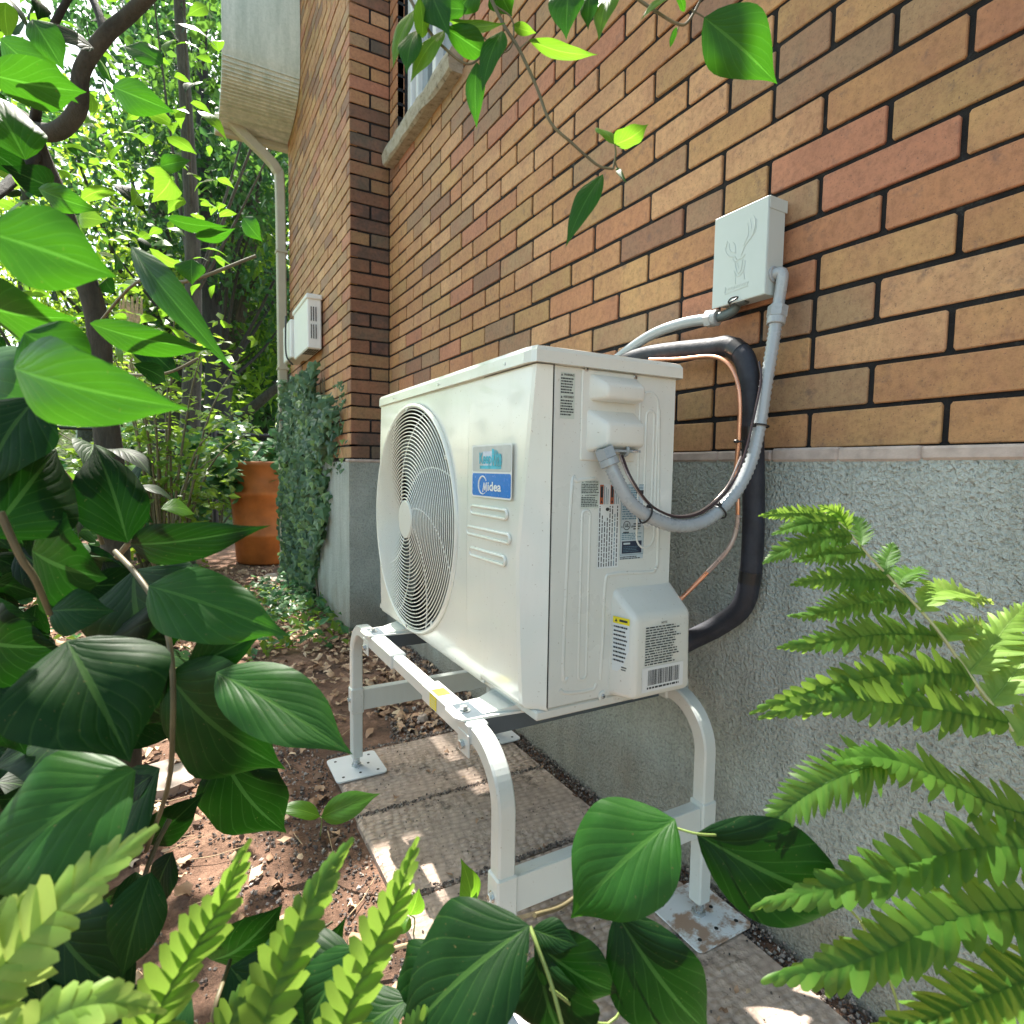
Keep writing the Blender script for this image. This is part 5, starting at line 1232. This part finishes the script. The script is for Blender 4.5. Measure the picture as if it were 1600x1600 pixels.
# ---------------- terracotta pot with round-leaved shrub behind
pot = thing('terracotta_pot', (.70, 5.85, 0), 'large orange terracotta pot standing behind the ivy corner', 'pot')
q = MB(); q.lathe((.70, 5.85, 0), [(.0, 0), (.25, 0), (.27, .02), (.285, .24), (.295, .25), (.295, .275), (.287, .285), (.31, .60), (.335, .62), (.335, .66), (.32, .67), (.33, .86), (.345, .88), (.345, .92), (.31, .92), (.30, .82), (0, .80)], M['terracotta'], 56); q.build('vessel', pot)
def tree(name, label, base, h, crown_r, ncl, nleaf, m, kind='tree', group=None, trunk_r=.12, size=(.06, .11), seed=1, lean=(0, 0), bark_m='bark', crown_z=.55, squash=.8, droop=.3, clr=.35, limbs=None, first=.3, trunk=None):
    rs_ = random.Random(seed); b_ = Vector(base); t = thing(name, b_, label, kind, group)
    top_ = b_+Vector((lean[0], lean[1], h*.86)); q = MB()
    mid = b_.lerp(top_, .5)+Vector((rs_.uniform(-.15, .15), rs_.uniform(-.1, .1), 0))*h*.12
    if trunk is None: tp = spline([b_-Vector((0, 0, .1)), b_.lerp(mid, .5)+Vector((rs_.uniform(-.05, .05)*h*.3, 0, 0)), mid, top_], 5)
    else: tp = spline([Vector(p) for p in trunk], 5)
    q.tube(tp, resample_r([trunk_r*1.25, trunk_r, trunk_r*.75, trunk_r*.3], len(tp)), M[bark_m], seg=10)
    cc = Vector((b_.x+lean[0]*.9, b_.y+lean[1]*.9, b_.z+h*crown_z)); cls = []
    for i in range(ncl):
        v = rvec(rs_)*rs_.random()**.4; c = cc+Vector((v.x*crown_r, v.y*crown_r, v.z*h*(1-crown_z)*squash*1.15)); cls.append(c)
        if i % 5 == 0:
            t0 = min(.95, max(first, (c.z-b_.z)/h-.2)); a = tp[int(t0*(len(tp)-1))]
            q.tube(spline([a, a.lerp(c, .5)+Vector((0, 0, .08*h*rs_.uniform(-.3, .6))), c], 4), resample_r([trunk_r*.22, trunk_r*.12, trunk_r*.04], 9), M[bark_m], seg=6)
    if limbs:
        for lp, r0 in limbs: s_ = spline([Vector(p) for p in lp], 5); q.tube(s_, resample_r([r0, r0*.7, r0*.4], len(s_)), M[bark_m], seg=8)
    q.build('trunk', t); q = MB()
    for i in range(nleaf):
        c = cls[rs_.randrange(ncl)]; r = crown_r*clr*rs_.random()**.45; v = rvec(rs_); p = c+Vector((v.x*r, v.y*r, v.z*r*.55))
        ax = rvec(rs_); ax.z -= droop*2; ax.normalize(); n = (Vector((0, 0, 1.1))+rvec(rs_)*.9); n = (n-ax*n.dot(ax)).normalized(); L = rs_.uniform(*size)
        kite(q, p, ax, n, L, L*rs_.uniform(.45, .7), M[m])
    q.build('crown', t); return t
# shrubs (round leaves) around the pot and along the fence
def bush(name, label, base, rx, ry, h, n, m, size, seed, group=None, shape='round'):
    rs_ = random.Random(seed); b_ = Vector(base); t = thing(name, b_, label, 'shrub', group); q = MB(); ends = []
    for i in range(22):
        a = rs_.uniform(0, 6.28); r = rs_.random()**.6; e = b_+Vector((rx*r*math.cos(a), ry*r*math.sin(a), h*rs_.uniform(.45, 1)*(1-.35*r*r))); ends.append(e)
        q.tube(spline([b_+Vector((rs_.uniform(-.05, .05), rs_.uniform(-.05, .05), -.05)), b_.lerp(e, .5)+Vector((0, 0, h*.12)), e], 4), resample_r([.014, .008, .003], 9), M['twig'], seg=5)
    q.build('stem', t); q = MB()
    for i in range(n):
        e = ends[rs_.randrange(22)]; k = rs_.uniform(.35, 1.08); p = b_.lerp(e, k)+rvec(rs_)*rx*.24*rs_.random()
        n_v = (Vector((0, -.5, 1))+rvec(rs_)*.7).normalized(); ax = rvec(rs_); ax.z -= .4; ax = (ax-n_v*ax.dot(n_v)).normalized(); L = rs_.uniform(*size)
        if shape == 'round':
            s = ax.cross(n_v); vs = [p+n_v*L*.08]+[p+ax*L*.5*(math.cos(j*math.pi/3)+.1)+s*L*.46*math.sin(j*math.pi/3) for j in range(6)]; q.add(vs, [(0, j+1, (j+1) % 6+1) for j in range(6)], M[m])
        else: kite(q, p, ax, n_v, L, L*.55, M[m])
    q.build('foliage', t); return t
bush('round_leaved_shrub', 'blue green round leaved shrub spilling over the terracotta pot', (.45, 5.9, .55), .62, .6, .75, 900, 'leaf_round', (.07, .12), 3)
bush('round_leaved_shrub', 'blue green round leaved shrub left of the terracotta pot', (-.25, 5.9, 0), .75, .6, 1.15, 1500, 'leaf_round', (.06, .11), 4)
bush('round_leaved_shrub', 'green shrub low behind the left foreground leaves', (-.95, 4.6, 0), .6, .5, .85, 1300, 'leaf_round', (.05, .10), 5)
bush('fence_shrub', 'wide green shrub growing through the black fence left of the pot', (-1.0, 7.0, 0), 1.1, .8, 1.35, 2200, 'leaf_far', (.05, .10), 6, None, 'kite')
bush('fence_shrub', 'yellow green shrub beyond the fence near the wall corner', (.4, 8.6, 0), 1.1, .8, 1.7, 2200, 'leaf_far', (.06, .11), 8, None, 'kite')
bush('fence_shrub', 'bushy shrub at the far left end of the fence', (-2.9, 6.0, 0), 1.2, .9, 1.6, 2400, 'leaf_far', (.05, .10), 9, None, 'kite')
bush('young_shrub', 'loose yellow green sapling standing between shrub and pot', (-.10, 4.9, 0), .65, .55, 2.3, 900, 'leaf_pale' if False else 'leaf_far', (.06, .11), 12, None, 'kite')
# sapling stem in front of the fence
sp2 = thing('sapling', (-.05, 5.2, 0), 'thin leaning sapling stem with sparse leaves in front of the fence', 'sapling'); q = MB()
stem(q, [(.08, 5.4, -.02), at(292, 755, 5.3), at(265, 670, 5.2), at(245, 610, 5.1), at(215, 580, 5.0)], [.022, .018, .012], M['bark'], 5, 8); stem(q, [at(255, 640, 5.15), at(270, 590, 5.1), at(300, 540, 5.0)], [.012, .006], M['bark'])
stem(q, [at(300, 760, 5.3), at(292, 640, 5.3), at(300, 580, 5.3)], [.009, .006], M['bark']); q.build('stem', sp2); q = MB(); rs = random.Random(2)
for i in range(260):
    p = at(rs.uniform(190, 360), rs.uniform(520, 700), rs.uniform(4.6, 5.6)); n = (Vector((0, -.3, 1))+rvec(rs)*.6).normalized(); ax = rvec(rs); ax = (ax-n*ax.dot(n)).normalized(); kite(q, p, ax, n, rs.uniform(.07, .12), .055, M['leaf_far'])
q.build('foliage', sp2)
# fence
fe = thing('chain_link_fence', (-1, 7.6, 0), 'black chain link fence with a straight top rail beyond the shrubs', 'fence'); q = MB()
q.tube([(-5.5, 7.5, 1.245), (2.2, 7.7, 1.245)], .022, M['fence'], seg=8); q.build('top_rail', fe)
for x in (-5.2, -3.1, -1.48, .35, 2.0):
    q = MB(); q.tube([(x, 7.62, -.05), (x, 7.62, 1.33)], .032, M['fence'], seg=10); q.disc((x, 7.62, 1.33), (0, 0, 1), .036, .03, M['fence'], 12, .01); q.build('post', fe)
q = MB(); 
for i in range(130):
    x = -5.4+i*.06
    for s_ in (-1, 1):
        x2 = x+s_*1.2; q.tube([(x, 7.6+.005*s_, 0.02), (x2, 7.6+.005*s_, 1.22)], .0016, M['fence'], seg=3, caps=False)
q.build('wire_mesh', fe)

# ---------------- trees behind
def gp(px, d_): p = at(px, 700, d_); return (p.x, p.y, SOIL)
TG = 'trees behind the fence'
b0 = gp(330, 10.5)
tree('tree', 'dark trunked tree standing upright behind the fence', (b0[0], b0[1], 0), 10.5, 2.6, 46, 7500, 'leaf_dark', trunk_r=.20, seed=11, size=(.11, .19), bark_m='bark_dark', crown_z=.62, first=.35)
b0 = gp(352, 12.5)
tree('tree', 'leaning grey forked tree behind the fence near the house corner', (b0[0], b0[1], 0), 9.5, 2.8, 44, 6000, 'leaf_mid', trunk_r=.24, seed=12, size=(.12, .20), lean=(.9, .5), crown_z=.64, first=.3,
     trunk=[at(330, 720, 12.5)-Vector((0, 0, .6)), at(338, 640, 12.5), at(362, 520, 12.3), at(376, 450, 12.2), at(395, 330, 12.2), at(400, 150, 12.2)], limbs=[([at(372, 470, 12.2), at(400, 440, 12.0), at(440, 415, 12)], .12), ([at(345, 670, 12.0), at(390, 640, 11.5), at(440, 600, 11.4), at(500, 560, 11.2)], .13)])
b0 = gp(262, 13)
tree('tree', 'broad old tree with thick low trunk seen left of the others', (b0[0], b0[1], 0), 9.0, 3.4, 44, 4200, 'leaf_far', trunk_r=.46, seed=13, size=(.12, .20), crown_z=.60)
b0 = gp(60, 11)
tree('tree', 'pale leaved tree at the far left behind the dogwood', (b0[0], b0[1], 0), 8.0, 3.0, 36, 3000, 'leaf_far', trunk_r=.16, seed=14, size=(.11, .18), crown_z=.58)
b0 = gp(400, 18)
tree('dark_evergreen', 'tall dark blue green tree filling the gap beside the house', (b0[0], b0[1], 0), 17, 3.6, 80, 15000, 'leaf_dark', trunk_r=.35, seed=15, size=(.18, .30), crown_z=.5, bark_m='bark_dark', squash=1.0, clr=.26)
b0 = gp(270, 20)
tree('dark_evergreen', 'tall dark tree standing left of the other dark tree', (b0[0], b0[1], 0), 18, 3.2, 70, 9000, 'leaf_dark', trunk_r=.35, seed=16, size=(.18, .30), crown_z=.52, bark_m='bark_dark', squash=1.0, clr=.26)
b0 = gp(130, 22)
tree('tree', 'tall pale tree far behind on the left', (b0[0], b0[1], 0), 15, 5.0, 50, 3600, 'leaf_far', trunk_r=.3, seed=17, size=(.2, .32), crown_z=.55)
b0 = gp(-250, 12)
tree('tree', 'spreading tree just past the left edge', (b0[0], b0[1], 0), 9.5, 3.6, 40, 3600, 'leaf_far', trunk_r=.2, seed=18, size=(.12, .2), crown_z=.58)
for i, (px, d_, hh) in enumerate(((450, 26, 11), (520, 16, 9), (10, 28, 13), (330, 30, 9), (200, 28, 9))):
    b0 = gp(px, d_); tree('tree', ('leafy tree far off behind the leaning trunk', 'leafy tree hidden mostly by the house corner', 'hazy tree at the far left horizon', 'low tree farthest away beyond the trunks', 'low distant tree left of the trunks')[i], (b0[0], b0[1], 0), hh, hh*.36, 36, 2400, 'leaf_far', trunk_r=.22, seed=30+i, size=(.2, .34), crown_z=.52, squash=1.1)
# two maples whose lower branches shade the yard
tree('yard_maple', 'spreading yard tree left of the path', (-2.6, 4.6, SOIL), 7.2, 2.1, 30, 2000, 'leaf_far', trunk_r=.10, seed=51, size=(.09, .15), crown_z=.70, first=.5)
tree('yard_maple', 'yard tree beside the back corner of the house', (.0, 7.2, SOIL), 9.0, 2.2, 30, 2400, 'leaf_mid', trunk_r=.09, seed=52, size=(.09, .15), crown_z=.70, first=.5)
# hanging dead strands
wp = thing('hanging_strands', at(205, 480, 6), 'pale dry hanging strands between the leaves at left', 'strands'); q = MB(); rs = random.Random(9)
for i in range(46):
    x = rs.uniform(186, 222); stem(q, [at(x, 470+rs.uniform(-8, 20), 6), at(x+rs.uniform(-5, 5), 540, 6), at(x+rs.uniform(-8, 10), 600+rs.uniform(-30, 20), 6)], [.004, .002], M['deadwood'], 3, 4)
q.build('strand', wp)
# distant house
yh = thing('distant_house', (-1.0, 34, 0), 'pale yellow house glimpsed between trunks beyond the fence', 'house')
q = MB(); q.box((-9, 33, 0), (3.2, 40, 3.6), M['yellow_house']); q.build('wall', yh)
q = MB(); q.poly([(-9.4, 32.6, 3.6), (3.6, 32.6, 3.6), (3.6, 36.5, 6.0), (-9.4, 36.5, 6.0)], M['roof'], ext=(0, 0, .15)); q.poly([(-9.4, 40.4, 3.6), (3.6, 40.4, 3.6), (3.6, 36.5, 6.0), (-9.4, 36.5, 6.0)], M['roof'], ext=(0, 0, .15)); q.build('roof', yh)
for x in (-7, -4, -1, 1.6):
    q = MB(); q.box((x-.06, 32.94, 1.1), (x+1.06, 32.99, 2.5), M['white']); q.box((x, 32.92, 1.16), (x+1, 32.95, 2.44), M['glass']); q.build('window', yh)

# ================================================================ GROUND COVER
rs = random.Random(33); q = MB()
def litterleaf(p, L):
    n = (Vector((0, 0, 1))+rvec(rs)*.45).normalized(); ax = rvec(rs); ax = (ax-n*ax.dot(n)).normalized(); s = ax.cross(n); W = L*rs.uniform(.3, .6); c = n*L*rs.uniform(-.05, .25)
    leaf(q, p-ax*L*.5, p+ax*L*.5, W*1.3, n, M['litter'], fold=rs.uniform(-.5, .7), droop=rs.uniform(-.35, .45), nl=4, nw=2, seed=int(L*1e6), shape=(rs.uniform(.3, .6), 1), wav=.25)
for i in range(5600):
    y = 1.0+rs.random()**.9*4.6; x = rs.uniform(-1.5, .78)
    dens = .3 if (x > .18 and y < 1.95) else 1
    if x > .30 and y < 1.85: continue
    if y < 1.9 and x > -.05 and rs.random() > .22: continue
    if rs.random() > dens: continue
    litterleaf(Vector((x, y, SOIL+.004+rs.uniform(0, .018))), rs.uniform(.018, .060))
for i in range(420):                       # thick litter on the near soil
    litterleaf(Vector((rs.uniform(-.9, .33), rs.uniform(.55, 2.1), SOIL+.003+rs.uniform(0, .012))), rs.uniform(.02, .055))
for i in range(70):
    litterleaf(Vector((rs.uniform(.3, .98), rs.uniform(.5, 1.8), .004)), rs.uniform(.008, .02))
for i in range(500):
    litterleaf(Vector((rs.uniform(.62, .98), rs.uniform(1.8, 3.1), SOIL+rs.uniform(.004, .016))), rs.uniform(.02, .05))
for i in range(420):
    p = Vector((rs.uniform(-1.2, .5), rs.uniform(1.1, 4.5), SOIL+rs.uniform(.006, .02)))
    if p.x > .3 and p.y < 1.9: continue
    a = rs.uniform(0, 6.28); L = rs.uniform(.03, .13); d_ = Vector((math.cos(a), math.sin(a), rs.uniform(-.05, .12)))*L
    q.tube([p, p+d_*.5+rvec(rs)*L*.08, p+d_], [.0016, .0013, .0008], M['deadwood'], seg=4)
o = q.build('leaf_litter'); tag(o, 'brown dry fallen leaves scattered over the soil', 'leaf litter', kind='stuff')
q = MB()
def pebble(p, r):
    f = [Vector((1, 0, 0)), Vector((0, 1, 0)), Vector((-1, 0, 0)), Vector((0, -1, 0)), Vector((0, 0, .7)), Vector((0, 0, -.7))]
    rot = Matrix.Rotation(rs.uniform(0, 3), 3, rvec(rs)); vs = [p+(rot @ v)*r*rs.uniform(.65, 1.15) for v in f]
    q.add(vs, [(0, 1, 4), (1, 2, 4), (2, 3, 4), (3, 0, 4), (1, 0, 5), (2, 1, 5), (3, 2, 5), (0, 3, 5)], M['gravel'])
for i in range(4200):                      # gravel strip between paving and wall, crumbs at the edges
    y = rs.uniform(.2, 3.1); pebble(Vector((rs.uniform(.928, .985), y, SOIL+rs.uniform(0, .020))), rs.uniform(.002, .006))
for i in range(3800):
    y = rs.uniform(.4, 2.6); pebble(Vector((.365-abs(rs.gauss(0, .22)), y, SOIL+rs.uniform(0, .008))), rs.uniform(.002, .007))
for i in range(900):
    pebble(Vector((rs.gauss(.62, .22), rs.uniform(.4, 1.8), .001)), rs.uniform(.001, .0035))
for i in range(500):
    pebble(Vector((rs.uniform(.60, .99), rs.gauss(1.86, .10), SOIL+.008)), rs.uniform(.003, .011))
for i in range(2200):                      # seams between slabs
    y = rs.choice((.206, .766, 1.106, 1.436, 1.785))+rs.gauss(0, .005); pebble(Vector((rs.uniform(.37, .93), y, .0)), rs.uniform(.002, .005))
o = q.build('gravel'); tag(o, 'loose gravel and crumbs along the paving edges', 'gravel', kind='stuff')
q = MB()
for i in range(1700):                      # low weeds by the wall foot and under the shrubs
    if i < 500: p = Vector((rs.uniform(.25, .80), rs.uniform(2.9, 4.4), SOIL))
    else: p = Vector((rs.uniform(-2.2, .2), rs.uniform(2.6, 6.2), SOIL))
    p.z += rs.uniform(.01, .14)*(1 if i >= 500 else .6); n = (Vector((0, -.3, 1))+rvec(rs)*.7).normalized(); ax = rvec(rs); ax = (ax-n*ax.dot(n)).normalized(); L = rs.uniform(.03, .075); kite(q, p, ax, n, L, L*.6, M['leaf_far'] if rs.random() < .5 else M['leaf_round'])
o = q.build('ground_cover'); tag(o, 'low green weeds around the foot of the pier and shrubs', 'weeds', kind='stuff')
for i, (px, py, w_, d_, lab) in enumerate(((448, 940, .30, .34, 'flat pale stepping stone nearest the ivy foot'), (440, 905, .34, .4, 'flat stepping stone farther back by the ivy'), (250, 1225, .26, .18, 'pale flat stone among dry leaves at left'))):
    c = onz(px, py, SOIL); q = MB(); pts = []
    for k in range(9): a = k*2*math.pi/9; pts.append((c.x+w_/2*math.cos(a)*rs.uniform(.8, 1.1), c.y+d_/2*math.sin(a)*rs.uniform(.8, 1.1), SOIL-.01))
    q.poly(pts, M['stone'], ext=(0, 0, .035)); o = q.build('stepping_stone', fix=True); tag(o, lab, 'stone')
rk = onz(660, 1128, SOIL); q = MB(); vs = []
for i in range(6):
    for j in range(8):
        th = math.pi*i/5; ph = 2*math.pi*j/8; r = rs.uniform(.014, .022); vs.append(rk+Vector((r*math.sin(th)*math.cos(ph)*1.3, r*math.sin(th)*math.sin(ph), r*math.cos(th)*.9+.012)))
q.add(vs, [(i*8+j, i*8+(j+1) % 8, (i+1)*8+(j+1) % 8, (i+1)*8+j) for i in range(5) for j in range(8)], M['stone']); o = q.build('clod'); tag(o, 'small reddish clod of earth on the bare soil under the unit', 'clod')
